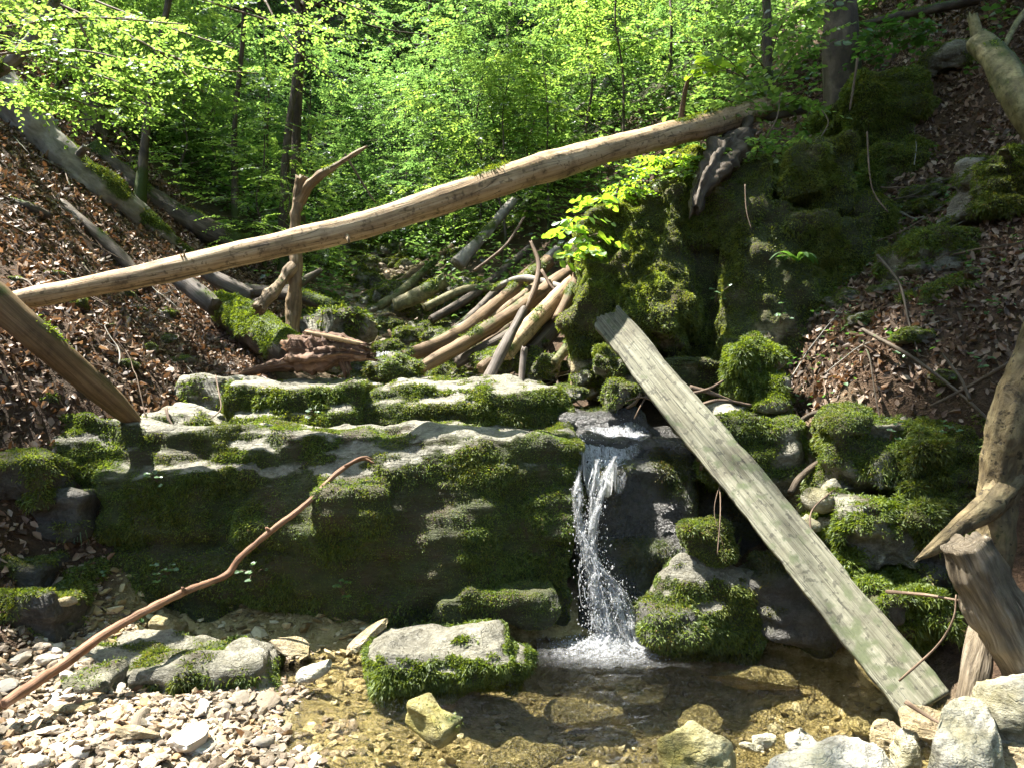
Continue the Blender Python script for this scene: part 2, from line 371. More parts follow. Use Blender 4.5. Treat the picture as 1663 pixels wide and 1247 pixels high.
def Hn(x, y, e=.03):
    dx = (H(x + e, y) - H(x - e, y)) / (2 * e); dy = (H(x, y + e) - H(x, y - e)) / (2 * e)
    return nrm(np.stack([-dx, -dy, np.ones_like(dx)], -1))
def axis(segs):
    o = []
    for a, b, st in segs: o += list(np.arange(a, b - 1e-6, st))
    return np.array(o + [segs[-1][1]])
gx = axis([(-60, -16, 2), (-16, -6, .5), (-6, -3.4, .1), (-3.4, 3.6, .035), (3.6, 6, .1), (6, 16, .5), (16, 60, 2)])
gy = axis([(-30, -4, 1.5), (-4, 2, .25), (2, 9, .04), (9, 14, .12), (14, 26, .4), (26, 70, 2)])
X, Y = np.meshgrid(gx, gy, indexing='xy'); Z = H(X, Y)
nx, ny = len(gx), len(gy)
ii = (np.arange(ny - 1)[:, None] * nx + np.arange(nx - 1)[None, :]).ravel()
quads = np.stack([ii, ii + 1, ii + nx + 1, ii + nx], 1)
gv = gravel_mask(X, Y).ravel()
wet = np.clip((1 - sstep(Z, -.02, .05)).ravel() + sstep(Y.ravel(), 3.95, 4.15), 0, 1) * gv
tv = np.stack([X.ravel(), Y.ravel(), Z.ravel()], 1)
green = sstep(tv[:, 1], 9, 13) * .8
o = link('ground', mesh('ground', tv, quads, M['ground'], attrs={'gravel': gv, 'wet': wet, 'green': green}))
tag(o, kind='structure')

# ------------------------------------------------------------------ surface nets for rocks
def surfnet(f, lo, hi, h):
    lo = np.asarray(lo, float); n = np.ceil((np.asarray(hi) - lo) / h).astype(int) + 1
    ax = [lo[k] + h * np.arange(n[k]) for k in range(3)]
    G = np.stack(np.meshgrid(*ax, indexing='ij'), -1)
    D = np.empty(G.shape[:3])
    for i in range(0, n[0], 24): D[i:i + 24] = f(G[i:i + 24].reshape(-1, 3)).reshape(G[i:i + 24].shape[:3])
    S = D < 0
    c = [n[0] - 1, n[1] - 1, n[2] - 1]
    acc = np.zeros((*c, 3)); cnt = np.zeros(c)
    corners = [(a, b, d) for a in (0, 1) for b in (0, 1) for d in (0, 1)]
    sl = lambda o: tuple(slice(o[k], o[k] + c[k]) for k in range(3))
    for p in corners:
        for k in range(3):
            if p[k] == 0:
                q = list(p); q[k] = 1; q = tuple(q)
                d0, d1 = D[sl(p)], D[sl(q)]
                m = S[sl(p)] != S[sl(q)]
                t = np.where(m, d0 / np.where(m, d0 - d1, 1), 0)
                v = np.stack(np.broadcast_arrays(*[np.float64(p[j]) + (t if j == k else 0 * t) for j in range(3)]), -1)
                acc += v * m[..., None]; cnt += m
    act = cnt > 0
    idx = -np.ones(c, int); idx[act] = np.arange(act.sum())
    cells = np.argwhere(act)
    V = lo + h * (cells + acc[act] / cnt[act][:, None])
    Q = []
    for k in range(3):
        a, b = (k + 1) % 3, (k + 2) % 3
        s0 = [slice(None)] * 3; s1 = [slice(None)] * 3; s0[k] = slice(0, -1); s1[k] = slice(1, None)
        m = S[tuple(s0)] != S[tuple(s1)]
        e = np.argwhere(m); ins = S[tuple(s0)][m]
        ok = (e[:, a] > 0) & (e[:, b] > 0) & (e[:, a] < c[a]) & (e[:, b] < c[b])
        e = e[ok]; ins = ins[ok]
        def cell(da, db):
            x = e.copy(); x[:, a] += da; x[:, b] += db; return idx[x[:, 0], x[:, 1], x[:, 2]]
        q = np.stack([cell(-1, -1), cell(0, -1), cell(0, 0), cell(-1, 0)], 1)
        q[~ins] = q[~ins][:, ::-1]
        Q.append(q)
    return V, np.concatenate(Q)

def rotm(rx, ry, rz):
    return np.array(Matrix.Rotation(rz, 3, 'Z') @ Matrix.Rotation(ry, 3, 'Y') @ Matrix.Rotation(rx, 3, 'X'))

def B(px0, py0, px1, py1, d, dep, r=.06, rx=0, ry=0, rz=0):
    """a rounded block whose front shows at those photo bounds, front at distance d, dep deep"""
    a = P(px0, py0, d); b = P(px1, py1, d)
    c = (a + b) / 2; c[1] = d + dep / 2
    hs = np.array([abs(b[0] - a[0]) / 2, dep / 2, abs(a[2] - b[2]) / 2])
    return (c, hs, min(r, hs.min() * .95), rotm(math.radians(rx), math.radians(ry), math.radians(rz)))

def sdf_blocks(bl, k=.05, warp=.05, wsc=2.2, seed=0):
    def f(p):
        w = np.stack([fbm(p, wsc, 3, seed + 31 * i) for i in range(3)], 1) * warp
        q0 = p + w; D = None
        for (c, hs, r, Rm) in bl:
            q = np.abs((q0 - c) @ Rm) - (hs - r)
            d = np.linalg.norm(np.maximum(q, 0), axis=1) + np.minimum(q.max(1), 0) - r
            if D is None: D = d
            else:
                hh = np.clip(.5 + .5 * (D - d) / k, 0, 1)
                D = D * (1 - hh) + d * hh - k * hh * (1 - hh)
        return D
    return f

def bounds(bl, pad=.12):
    lo = np.min([c - np.abs(Rm) @ hs for c, hs, r, Rm in bl], 0) - pad
    hi = np.max([c + np.abs(Rm) @ hs for c, hs, r, Rm in bl], 0) + pad
    return lo, hi

def tufts(v, f, mask, dens, ln=.013, w=.004, seed=0, down=.22, spread=.8, clump=0.0):
    """moss fronds: thin pointed leaves standing on the faces where mask says"""
    rng = np.random.default_rng(seed)
    t = np.concatenate([f[:, :3], f[:, [0, 2, 3]]]) if f.shape[1] == 4 else f
    a, b, c = v[t[:, 0]], v[t[:, 1]], v[t[:, 2]]
    ar = np.linalg.norm(np.cross(b - a, c - a), axis=1) / 2
    mw = mask[t].mean(1); wgt = ar * mw
    n = int(wgt.sum() * dens)
    if n < 3: return None
    k = rng.choice(len(t), n, p=wgt / wgt.sum())
    u = rng.random((n, 2)); fl = u.sum(1) > 1; u[fl] = 1 - u[fl]
    vn = vnormals(v, f)
    p = a[k] + (b[k] - a[k]) * u[:, :1] + (c[k] - a[k]) * u[:, 1:]
    nn = nrm(vn[t[k]].mean(1))
    cl = fbm(p, 22, 2, 77) * .5 + .5 if clump else 0
    dr = nrm(nn * .75 - UP * down * (1 - np.abs(nn[:, 2:]) * .7) + rng.normal(0, spread, (n, 3)) * .7)
    L = ln * rng.uniform(.6, 1.5, n) * (1 + clump * cl) * (.45 + 1.1 * sstep(fbm(p, 5, 2, 31), -.5, .5))
    sd = nrm(np.cross(dr, rng.normal(0, 1, (n, 3))))
    W = w * rng.uniform(.7, 1.4, n)
    q0 = p - nn * .004
    if clump: q0 = q0 + nn * (clump * .012 * cl)[:, None]
    mid = q0 + dr * (L * .5)[:, None]
    tip = q0 + dr * L[:, None] - UP * (L * .25 * (1 if down else 0))[:, None]
    vs = np.stack([q0, mid + sd * W[:, None], tip, mid - sd * W[:, None]], 1).reshape(-1, 3)
    fs = np.arange(n * 4).reshape(n, 4)
    return vs, fs

def add_moss(o, c, v, f, mask, dens, m, seed=0, **kw):
    t = tufts(v, f, mask, dens, seed=seed, **kw)
    if t is None: return
    child('moss', o, c, t[0], t[1], m, kind='stuff', smooth=False)

def rock(name, label, cat, bl, h=.025, warp=.05, wsc=2.2, k=.05, seed=0, detail=.02, strata=.015, mat='rock', moss=(.5, .5, 0.0), wet=0.0, wetfn=None, mossfn=None,
         dens=14000, mossmat='moss', ln=.013, mw=.0036, clump=.6, group=None, tuft=None):
    """moss=(bias, noise gain, gain by upward normal)"""
    lo, hi = bounds(bl)
    v, f = surfnet(sdf_blocks(bl, k, warp, wsc, seed), lo, hi, h)
    n = vnormals(v, f)
    st = np.sin((v[:, 2] + .06 * fbm(v, 1.5, 2, 3)) * 42 + 3 * fbm(v, 1.2, 2, 5)) * .5 + fbm(v * np.array([1, 1, 5]), 3.0, 3, 8)
    v = v + n * (fbm(v, 6, 4, seed + 3) * detail + st * strata)[:, None]
    n = vnormals(v, f)
    mo = moss[0] + moss[1] * fbm(v, 3.2, 3, seed + 9) + moss[2] * n[:, 2]
    if mossfn is not None: mo = mossfn(v, n, mo)
    mo = np.clip(mo, 0, 1)
    we = np.full(len(v), wet) if wetfn is None else np.clip(wetfn(v, n), 0, 1)
    o, c = thing_mesh(name, label, cat, v, f, M[mat], group=group, attrs={'moss': mo, 'wet': we})
    add_moss(o, c, v, f, sstep(mo, .35, .7) if tuft is None else np.clip(tuft(v, n, mo), 0, 1), dens, M[mossmat], seed, ln=ln, w=mw, clump=clump)
    return o

# ------------------------------------------------------------------ tubes (logs, trunks, branches)
def spline(pts, n):
    pts = np.asarray(pts, float)
    if len(pts) == 2: 
        t = np.linspace(0, 1, n)[:, None]; return pts[0] * (1 - t) + pts[1] * t
    s = np.concatenate([[0], np.cumsum(np.linalg.norm(np.diff(pts[:, :3], axis=0), axis=1))])
    q = np.concatenate([[2 * pts[0] - pts[1]], pts, [2 * pts[-1] - pts[-2]]])
    out = []
    for t in np.linspace(0, s[-1], n):
        i = min(np.searchsorted(s, t, side='right') - 1, len(pts) - 2); u = (t - s[i]) / max(s[i + 1] - s[i], 1e-9)
        a, b, c, d = q[i:i + 4]
        out.append(.5 * (2 * b + (c - a) * u + (2 * a - 5 * b + 4 * c - d) * u * u + (3 * b - a - 3 * c + d) * u ** 3))
    return np.array(out)

def tube(pts, rad, seg=12, step=.04, bumpy=.06, seed=0, jag=0.0, ridge=0.0, flat=None, bn=5.0):
    """pts control points; rad one radius per control point; returns verts, [quads, end tris], uv"""
    pts = np.asarray(pts, float); rad = np.broadcast_to(np.asarray(rad, float), (len(pts),))
    ln = np.linalg.norm(np.diff(pts, axis=0), axis=1).sum()
    n = max(4, int(ln / step) + 1)
    q = spline(np.concatenate([pts, rad[:, None]], 1), n); c, r = q[:, :3], np.maximum(q[:, 3], .0008)
    T = nrm(np.gradient(c, axis=0)); ref = np.array([0, 0, 1.]) if abs(T[0][2]) < .9 else np.array([1., 0, 0])
    N = np.empty_like(T); x = ref - T[0] * (ref @ T[0]); N[0] = x / np.linalg.norm(x)
    for i in range(1, n):
        x = N[i - 1] - T[i] * (N[i - 1] @ T[i]); N[i] = x / np.linalg.norm(x)
    Bn = np.cross(T, N)
    a = np.linspace(0, 2 * np.pi, seg, endpoint=False)
    circ = N[:, None, :] * np.cos(a)[None, :, None] + Bn[:, None, :] * np.sin(a)[None, :, None]
    rr = r[:, None] * np.ones(seg)[None, :]
    v = c[:, None, :] + circ * rr[..., None]
    s = np.concatenate([[0], np.cumsum(np.linalg.norm(np.diff(c, axis=0), axis=1))])
    nz = fbm(v, bn, 3, seed) * bumpy + (ridge * noise(np.stack(np.broadcast_arrays(np.cos(a)[None] * 5, np.sin(a)[None] * 5, s[:, None] * 1.5), -1), seed + 4) if ridge else 0)
    v = v + circ * (rr * nz)[..., None]
    if jag:
        j = noise(np.stack([np.cos(a) * 2.5, np.sin(a) * 2.5, a * 0 + seed], 1), seed) + .6 * R0.uniform(-1, 1, seg)
        v[-1] += T[-1] * (j * jag)[:, None]; v[0] -= T[0] * (R0.uniform(-1, 1, seg) * jag * .6)[:, None]
    uv = np.stack(np.broadcast_arrays((a / (2 * np.pi))[None, :] * 2 * np.pi * r.mean(), s[:, None]), -1).reshape(-1, 2)
    V = v.reshape(-1, 3)
    i = np.arange(n - 1)[:, None] * seg; k = np.arange(seg)[None, :]; k1 = (k + 1) % seg
    qd = np.stack([i + k, i + k1, i + seg + k1, i + seg + k], -1).reshape(-1, 4)
    V = np.concatenate([V, [c[0] + T[0] * r[0] * .12, c[-1] - T[-1] * r[-1] * .15]]); uv = np.concatenate([uv, [[0, 0], [0, s[-1]]]])
    kk = np.arange(seg); m0, m1 = len(V) - 2, len(V) - 1
    tr = np.concatenate([np.stack([np.full(seg, m0), (kk + 1) % seg, kk], 1), np.stack([np.full(seg, m1), (n - 1) * seg + kk, (n - 1) * seg + (kk + 1) % seg], 1)])
    return V, [qd, tr], uv

def tubes(lst):
    v, f, u, n = [], {}, [], 0
    for a, b, c in lst:
        v.append(a); u.append(c)
        for x in b: f.setdefault(x.shape[1], []).append(x + n)
        n += len(a)
    return np.concatenate(v), [np.concatenate(x) for x in f.values()], np.concatenate(u)

def log(name, label, cat, paths, m='oldlog', moss=(-.2, .6, .6), dens=9000, mossmat='moss_bright', seed=0, mossfn=None, group=None, tip=None, **kw):
    """paths: list of (points, radii) of one log with its branch stubs"""
    ps = [tube(p, r, seed=seed + i, **({**dict(seg=20, step=.025, bumpy=.14, jag=.03, ridge=.07), **kw})) for i, (p, r) in enumerate(paths)]
    v, f, uv = tubes(ps)
    q = [x for x in f if x.shape[1] == 4][0]; n = vnormals(v, q)
    mo = moss[0] + moss[1] * fbm(v, 3.5, 3, seed + 2) + moss[2] * n[:, 2]
    if mossfn: mo = mossfn(v, n, mo)
    mo = np.clip(mo, 0, 1)
    o, c = thing_mesh(name, label, cat, v, f, M[m], uv=uv, group=group, attrs={'moss': mo})
    if dens: add_moss(o, c, v, q, sstep(mo, .42, .75), dens, M[mossmat], seed, ln=.016, w=.004, clump=.5)
    return o, c

# ------------------------------------------------------------------ leaves
def leaves(Bp, A, N, L, Wr=.62, fold=.10, droop=.12):
    """a six-cornered folded leaf at each base point"""
    L = np.asarray(L)[:, None]; S = nrm(np.cross(A, N)); N = np.cross(S, A); W = L * Wr * .5
    t1 = Bp + A * L * .36; t2 = Bp + A * L * .76
    vs = np.stack([Bp, t1 + S * W + N * W * fold * 2, t2 + S * W * .72 + N * W * fold - N * L * droop * .4, Bp + A * L - N * L * droop,
                   t2 - S * W * .72 + N * W * fold - N * L * droop * .4, t1 - S * W + N * W * fold * 2], 1).reshape(-1, 3)
    i = np.arange(len(Bp))[:, None] * 6
    fs = np.concatenate([i + np.array([[0, 1, 2, 3]]), i + np.array([[0, 3, 4, 5]])])
    return vs, fs

def sprays(rng, C, D, tl=.35, M_=12, ll=.065, tilt=.35, Wr=.62, flatten=.8):
    """flat twigs of alternate leaves: C starts, D directions"""
    n = len(C); D = nrm(D)
    up = nrm(UP * flatten + rng.normal(0, tilt * .6, (n, 3)))
    side = nrm(np.cross(D, up)); up = np.cross(side, D)
    tl = tl * rng.uniform(.6, 1.3, n)
    t = (np.arange(M_) + .6) / M_
    sg = np.where(np.arange(M_) % 2 == 0, 1., -1.)
    base = C[:, None] + D[:, None] * (tl[:, None] * t)[..., None] - UP * (tl[:, None] * .22 * t ** 2)[..., None]
    ang = np.where(np.arange(M_) == M_ - 1, 0.1, .85)[None] + rng.normal(0, .15, (n, M_))
    A = D[:, None] * np.cos(ang)[..., None] + side[:, None] * (np.sin(ang) * sg)[..., None]
    Nn = nrm(up[:, None] + rng.normal(0, tilt, (n, M_, 3)))
    A = nrm(A + rng.normal(0, .12, (n, M_, 3)) - UP * .15)
    L = ll * rng.uniform(.6, 1.2, (n, M_)) * (1 - .3 * t[None])
    return leaves(base.reshape(-1, 3), A.reshape(-1, 3), Nn.reshape(-1, 3), L.ravel(), Wr)

class Tree:
    """a tapered trunk with limbs and a crown of leafy sprays, built round its own base"""
    def __init__(s, seed, h, r, bare=.25, nb=16, blen=1.6, rise=.35, per=14, ll=.065, lean=(0, 0), kinks=.12, fork=0, sub=4, tl=.35, lm=12, top=.3, seg=8, lp=1.0, tw=.35):
        rng = np.random.default_rng(seed)
        n = 6; k = np.linspace(0, 1, n)
        pts = np.stack([lean[0] * k ** lp * h + rng.normal(0, kinks, n) * (k > 0) * k ** .5, lean[1] * k ** lp * h + rng.normal(0, kinks, n) * (k > 0) * k ** .5, k * h - .15 * (k == 0)], 1)
        rad = r * (1 - k * .8); rad[0] *= 1.5
        parts = [tube(pts, rad, seg=seg, step=max(.08, h / 60), bumpy=.15, seed=seed)]
        spl = spline(pts, 60); C, D = [], []
        for i in range(nb):
            t = bare + (1 - bare) * (i + rng.random()) / nb
            p0 = spl[min(int(t * 59), 59)]; az = i * 2.4 + rng.normal(0, .4)
            L = blen * (1.0 - .65 * max(0, (t - bare) / (1 - bare)) ** 1.3) * rng.uniform(.7, 1.2) + top * .3
            d = np.array([math.cos(az), math.sin(az), rise + rng.normal(0, .15)])
            q = np.array([p0, p0 + d * L * .5 + [0, 0, -.02 * L], p0 + d * L * [1, 1, .7]])
            q[1:, :2] += rng.normal(0, .06 * L, (2, 2))
            br = r * (1 - t * .8) * .42
            parts.append(tube(q, [br, br * .6, br * .2], seg=5, step=max(.12, L / 10), bumpy=.1, seed=seed + i))
            bs = spline(q, 30)
            for j in range(sub):
                u = rng.uniform(.2, 1); b0 = bs[int(u * 29)]; a2 = az + rng.choice([-1, 1]) * rng.uniform(.4, 1.1)
                l2 = L * .45 * rng.uniform(.5, 1.1)
                e = b0 + np.array([math.cos(a2), math.sin(a2), rng.normal(.08, .12)]) * l2
                parts.append(tube([b0, (b0 + e) / 2 + [0, 0, .03], e], [br * .35, br * .22, br * .1], seg=4, step=max(.15, l2 / 5), bumpy=.05, seed=seed))
                m = max(2, int(per * .5)); w = rng.random(m) ** .7
                C.append(b0 + (e - b0) * w[:, None]); aa = a2 + rng.normal(0, .9, m)
                D.append(np.stack([np.cos(aa), np.sin(aa), rng.normal(-.02, .22, m)], 1))
            m = per; w = .25 + .75 * rng.random(m) ** .7
            C.append(bs[(w * 29).astype(int)]); aa = az + rng.normal(0, .9, m)
            D.append(np.stack([np.cos(aa), np.sin(aa), rng.normal(-.02, .22, m)], 1))
        C = np.concatenate(C); C += rng.normal(0, .05, C.shape); D = np.concatenate(D)
        s.C, s.D, s.rng, s.tl, s.lm, s.ll, s.tw = C, D, rng, tl, lm, ll, tw
        s.wood = tubes(parts)
    def crown(s, keep=None):
        k = np.ones(len(s.C), bool) if keep is None else keep
        return sprays(s.rng, s.C[k], s.D[k], s.tl, s.lm, s.ll, s.tw)

def put_tree(name, label, cat, T, loc, rz=0, sc=1.0, bark='bark', leaf='leaf', group=None, keepfn=None, cache={}):
    key = (id(T), bark, leaf) if keepfn is None else None
    if key in cache:
        w, l = cache[key]
    else:
        v, f, uv = T.wood
        w = mesh('trunk', v, f, M[bark], uv=uv, attrs={'moss': np.clip(.75 - v[:, 2] * .9 + .5 * fbm(v, 4, 2, 3), 0, 1)})
        keep = None
        if keepfn is not None:
            c, s_ = math.cos(rz), math.sin(rz); Cw = T.C * sc
            Cw = np.stack([Cw[:, 0] * c - Cw[:, 1] * s_, Cw[:, 0] * s_ + Cw[:, 1] * c, Cw[:, 2]], 1) + np.asarray(loc)
            keep = keepfn(Cw)
        lv, lf = T.crown(keep); l = mesh('crown', lv, lf, M[leaf], smooth=True)
        if key: cache[key] = (w, l)
    o = empty(name, loc); o.rotation_euler = (0, 0, rz); o.scale = (sc,) * 3
    link('trunk', w, o); tag(link('crown', l, o))
    tag(o, label, cat, group)
    return o

def on_ground(x, y, dz=0.0):
    return (x, y, float(H(np.array([x]), np.array([y]))[0]) + dz)

# ================================================================== THE ROCKS
def ledge_moss(v, n, mo):
    # bare water-polished tops, moss on the fronts and over the rims
    top = sstep(n[:, 2], .35, .72)
    return .95 - (.58 + .8 * fbm(v * np.array([1, 1, 3]), 4, 4, 61)) * top * sstep(v[:, 2] + .12 * fbm(v, 3, 3, 4), .82, .98) * sstep(fbm(v, 2.6, 3, 44), -.8, -.35)
def ledge_tuft(v, n, mo):
    return sstep(mo, .4, .7) * (.25 + .75 * sstep(fbm(v, 2.3, 3, 14), -.35, .3)) * (.25 + .75 * sstep(v[:, 2], .05, .3))
def ledge_wet(v, n):
    return sstep(n[:, 2], .3, .8) * .25 + sstep(v[:, 2], .3, .05) * .6 + sstep(v[:, 0], .1, .4) * .6
rock('rock_ledge', 'huge moss-covered rock ledge beside the waterfall, its wet top shining', 'rock ledge',
     [B(-30, 690, 160, 1035, 4.5, .8, .16, ry=3), B(60, 735, 420, 1035, 4.50, .9, .18, ry=3), B(380, 775, 690, 1020, 4.42, 1.1, .18, ry=2), B(640, 790, 830, 1030, 4.46, 1.0, .14), B(80, 712, 400, 800, 4.56, .7, .03, rx=-24, ry=3), B(390, 755, 830, 830, 4.52, .7, .03, rx=-26, ry=2),
      B(790, 745, 942, 1040, 4.58, .9, .09), B(505, 785, 640, 868, 4.30, .5, .08), B(360, 830, 620, 905, 4.36, .5, .09), B(150, 760, 330, 900, 4.40, .4, .12), B(860, 800, 930, 880, 4.50, .3, .06),
      B(705, 960, 905, 1022, 4.34, .35, .06), B(735, 948, 775, 985, 4.33, .2, .05), B(120, 905, 560, 990, 4.40, .4, .1),
      B(60, 692, 940, 760, 4.62, 1.2, .05, rx=4, ry=2.5), B(560, 690, 745, 722, 4.95, .6, .03, ry=4), B(300, 700, 930, 742, 4.9, 1.0, .05, rx=4, ry=1)],
     h=.016, warp=.06, wsc=2.3, k=.045, seed=3, detail=.016, strata=.012, mossfn=ledge_moss, wetfn=ledge_wet, tuft=ledge_tuft, dens=50000, mossmat='moss', ln=.009, mw=.0032, clump=.5)

rock('rock_slab', 'square mossy rock step on top of the ledge, nearest the mossy fallen log', 'rock', [B(362, 622, 592, 705, 5.12, .9, .05, ry=1), B(370, 670, 585, 712, 5.06, .5, .05)],
     h=.017, warp=.05, seed=11, detail=.016, strata=.012, mossfn=lambda v, n, mo: .95 + .2 * fbm(v, 3, 3, 5) - (.8 + .5 * fbm(v, 5, 4, 62)) * sstep(n[:, 2], .4, .75), wet=.15, dens=38000, clump=.8)
rock('rock_slab', 'long humped mossy rock with pale top, left of the water chute', 'rock', [B(590, 628, 915, 715, 5.22, 1.3, .16, ry=-1), B(640, 622, 850, 690, 5.5, 1.2, .1), B(560, 650, 800, 720, 5.14, .6, .1), B(860, 655, 925, 715, 5.3, .6, .08)],
     h=.017, warp=.06, seed=12, detail=.016, strata=.012, mossfn=lambda v, n, mo: .95 + .3 * fbm(v, 3, 3, 5) - (.8 + .5 * fbm(v, 5, 4, 63)) * sstep(n[:, 2] + .25 * fbm(v, 4, 2, 6), .55, .85), wet=.15, dens=36000, clump=.8)
rock('rock', 'low mossy rock under the foot of the leaning log', 'rock', [B(228, 660, 335, 715, 4.86, .4, .06), B(285, 672, 340, 712, 4.8, .3, .05)], h=.017, seed=13, moss=(.62, .5, -.2), dens=26000)
rock('rock', 'mossy rock hump between leaf bank and square rock step', 'rock', [B(275, 615, 368, 690, 5.3, .6, .07), B(215, 632, 290, 668, 5.4, .5, .05)], h=.02, seed=14, moss=(.6, .5, -.3), dens=22000)

# right of the falls
def chute_wet(v, n): return np.full(len(v), .9)
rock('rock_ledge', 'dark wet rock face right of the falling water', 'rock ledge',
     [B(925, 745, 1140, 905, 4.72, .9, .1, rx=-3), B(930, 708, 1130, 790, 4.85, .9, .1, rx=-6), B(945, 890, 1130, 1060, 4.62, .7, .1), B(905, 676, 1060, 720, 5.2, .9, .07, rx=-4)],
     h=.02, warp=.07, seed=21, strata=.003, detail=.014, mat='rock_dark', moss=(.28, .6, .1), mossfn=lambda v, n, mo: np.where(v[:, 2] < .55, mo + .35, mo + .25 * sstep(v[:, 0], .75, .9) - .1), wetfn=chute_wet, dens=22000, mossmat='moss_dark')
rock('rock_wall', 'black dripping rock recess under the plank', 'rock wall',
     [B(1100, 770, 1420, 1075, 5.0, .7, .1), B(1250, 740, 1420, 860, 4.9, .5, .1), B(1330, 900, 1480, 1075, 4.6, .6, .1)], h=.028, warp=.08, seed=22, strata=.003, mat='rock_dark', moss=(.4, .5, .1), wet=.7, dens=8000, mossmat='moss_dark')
rock('rock', 'mossy block right of the plank, above the black recess', 'rock', [B(1150, 675, 1325, 800, 4.66, .7, .1, ry=4), B(1180, 660, 1300, 700, 4.9, .5, .05)],
     h=.018, warp=.06, seed=23, mossfn=lambda v, n, mo: .62 + .5 * fbm(v, 3.5, 3, 8) + .25 * n[:, 2] - .5 * sstep(v[:, 1], 4.95, 5.1), dens=22000, mossmat='moss_bright')
rock('boulder', 'small angular boulder perched on the wet round boulder', 'boulder', [B(1112, 868, 1198, 915, 4.32, .22, .035, ry=8), B(1135, 854, 1186, 890, 4.36, .18, .03, ry=-20)], h=.012, warp=.035, seed=24, mat='rock_tan', moss=(.6, .6, .2), dens=30000)
rock('boulder', 'wet round boulder with shining top, in the dark water right of the falls', 'boulder', [B(1074, 965, 1272, 1085, 4.22, .5, .2), B(1100, 930, 1250, 1010, 4.26, .32, .10, rx=-40, ry=4), B(1125, 925, 1215, 975, 4.35, .25, .08)], k=.10, h=.015, warp=.06, seed=25, strata=.004, detail=.022, mat='rock',
     mossfn=lambda v, n, mo: .95 + .35 * fbm(v, 5, 3, 4) - (1.2 + .3 * fbm(v, 7, 3, 5)) * sstep(n[:, 2] + .12 * fbm(v, 6, 2, 8), .34, .52) * sstep(v[:, 2], .16, .26), wet=.6, dens=44000, mossmat='moss')
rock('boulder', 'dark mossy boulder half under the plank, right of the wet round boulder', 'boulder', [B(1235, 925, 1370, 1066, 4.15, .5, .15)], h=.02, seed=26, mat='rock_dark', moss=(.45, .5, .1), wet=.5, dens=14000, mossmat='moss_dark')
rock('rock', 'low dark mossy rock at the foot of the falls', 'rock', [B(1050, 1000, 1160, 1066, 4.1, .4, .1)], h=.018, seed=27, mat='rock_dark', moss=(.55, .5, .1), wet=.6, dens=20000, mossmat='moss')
rock('boulder', 'moss-fringed boulder with shiny bare top at the pool edge, below the ledge', 'boulder', [B(590, 1062, 835, 1140, 3.72, .45, .10, ry=-2), B(690, 1046, 800, 1110, 3.85, .4, .06), B(610, 1048, 720, 1090, 3.9, .35, .06), B(760, 1075, 860, 1130, 3.85, .3, .06, ry=14)], h=.012, warp=.05, seed=28,
     mossfn=lambda v, n, mo: .9 + .4 * fbm(v, 4, 3, 9) - 1.15 * sstep(n[:, 2] + .2 * fbm(v, 5, 2, 2), .5, .8) + .5 * sstep(v[:, 0], -.12, .02) , wetfn=lambda v, n: .35 + 0 * n[:, 2], dens=60000, mossmat='moss_bright', ln=.013, clump=1.0)
rock('rock', 'long low grey rock with moss strips at the back of the gravel', 'rock', [B(200, 1078, 425, 1140, 3.66, .45, .06, ry=-2), B(60, 1068, 260, 1120, 3.78, .4, .05, ry=-4), B(-60, 1080, 130, 1135, 3.7, .45, .05), B(330, 1070, 432, 1130, 3.7, .4, .05), B(205, 1092, 300, 1140, 3.56, .3, .05), B(290, 1062, 420, 1090, 3.85, .3, .04)],
     h=.014, warp=.05, seed=29, mossfn=lambda v, n, mo: .42 + .65 * fbm(v, 4, 3, 12) - .25 * n[:, 2], wet=.1, dens=28000, ln=.014, mat='rock')
rock('rock', 'green tinged flat rock under the lower end of the long stick', 'rock', [B(80, 1108, 180, 1150, 3.42, .25, .04, ry=-6)], h=.014, warp=.04, seed=30, moss=(.35, .5, .1), dens=16000, ln=.012)
rock('rock', 'pale pointed rock behind the long stick', 'rock', [B(75, 1030, 145, 1075, 4.2, .3, .03, ry=12), B(95, 1018, 130, 1060, 4.25, .2, .03, ry=25)], h=.014, warp=.03, seed=31, mat='rock', moss=(-.1, .3, 0), dens=0.001)
rock('stone', 'grey-green rounded stone just above the long stick', 'stone', [B(228, 1010, 282, 1052, 4.2, .2, .05, ry=15)], h=.012, warp=.03, seed=32, mat='rock_tan', moss=(.3, .4, .1), dens=8000, ln=.01)

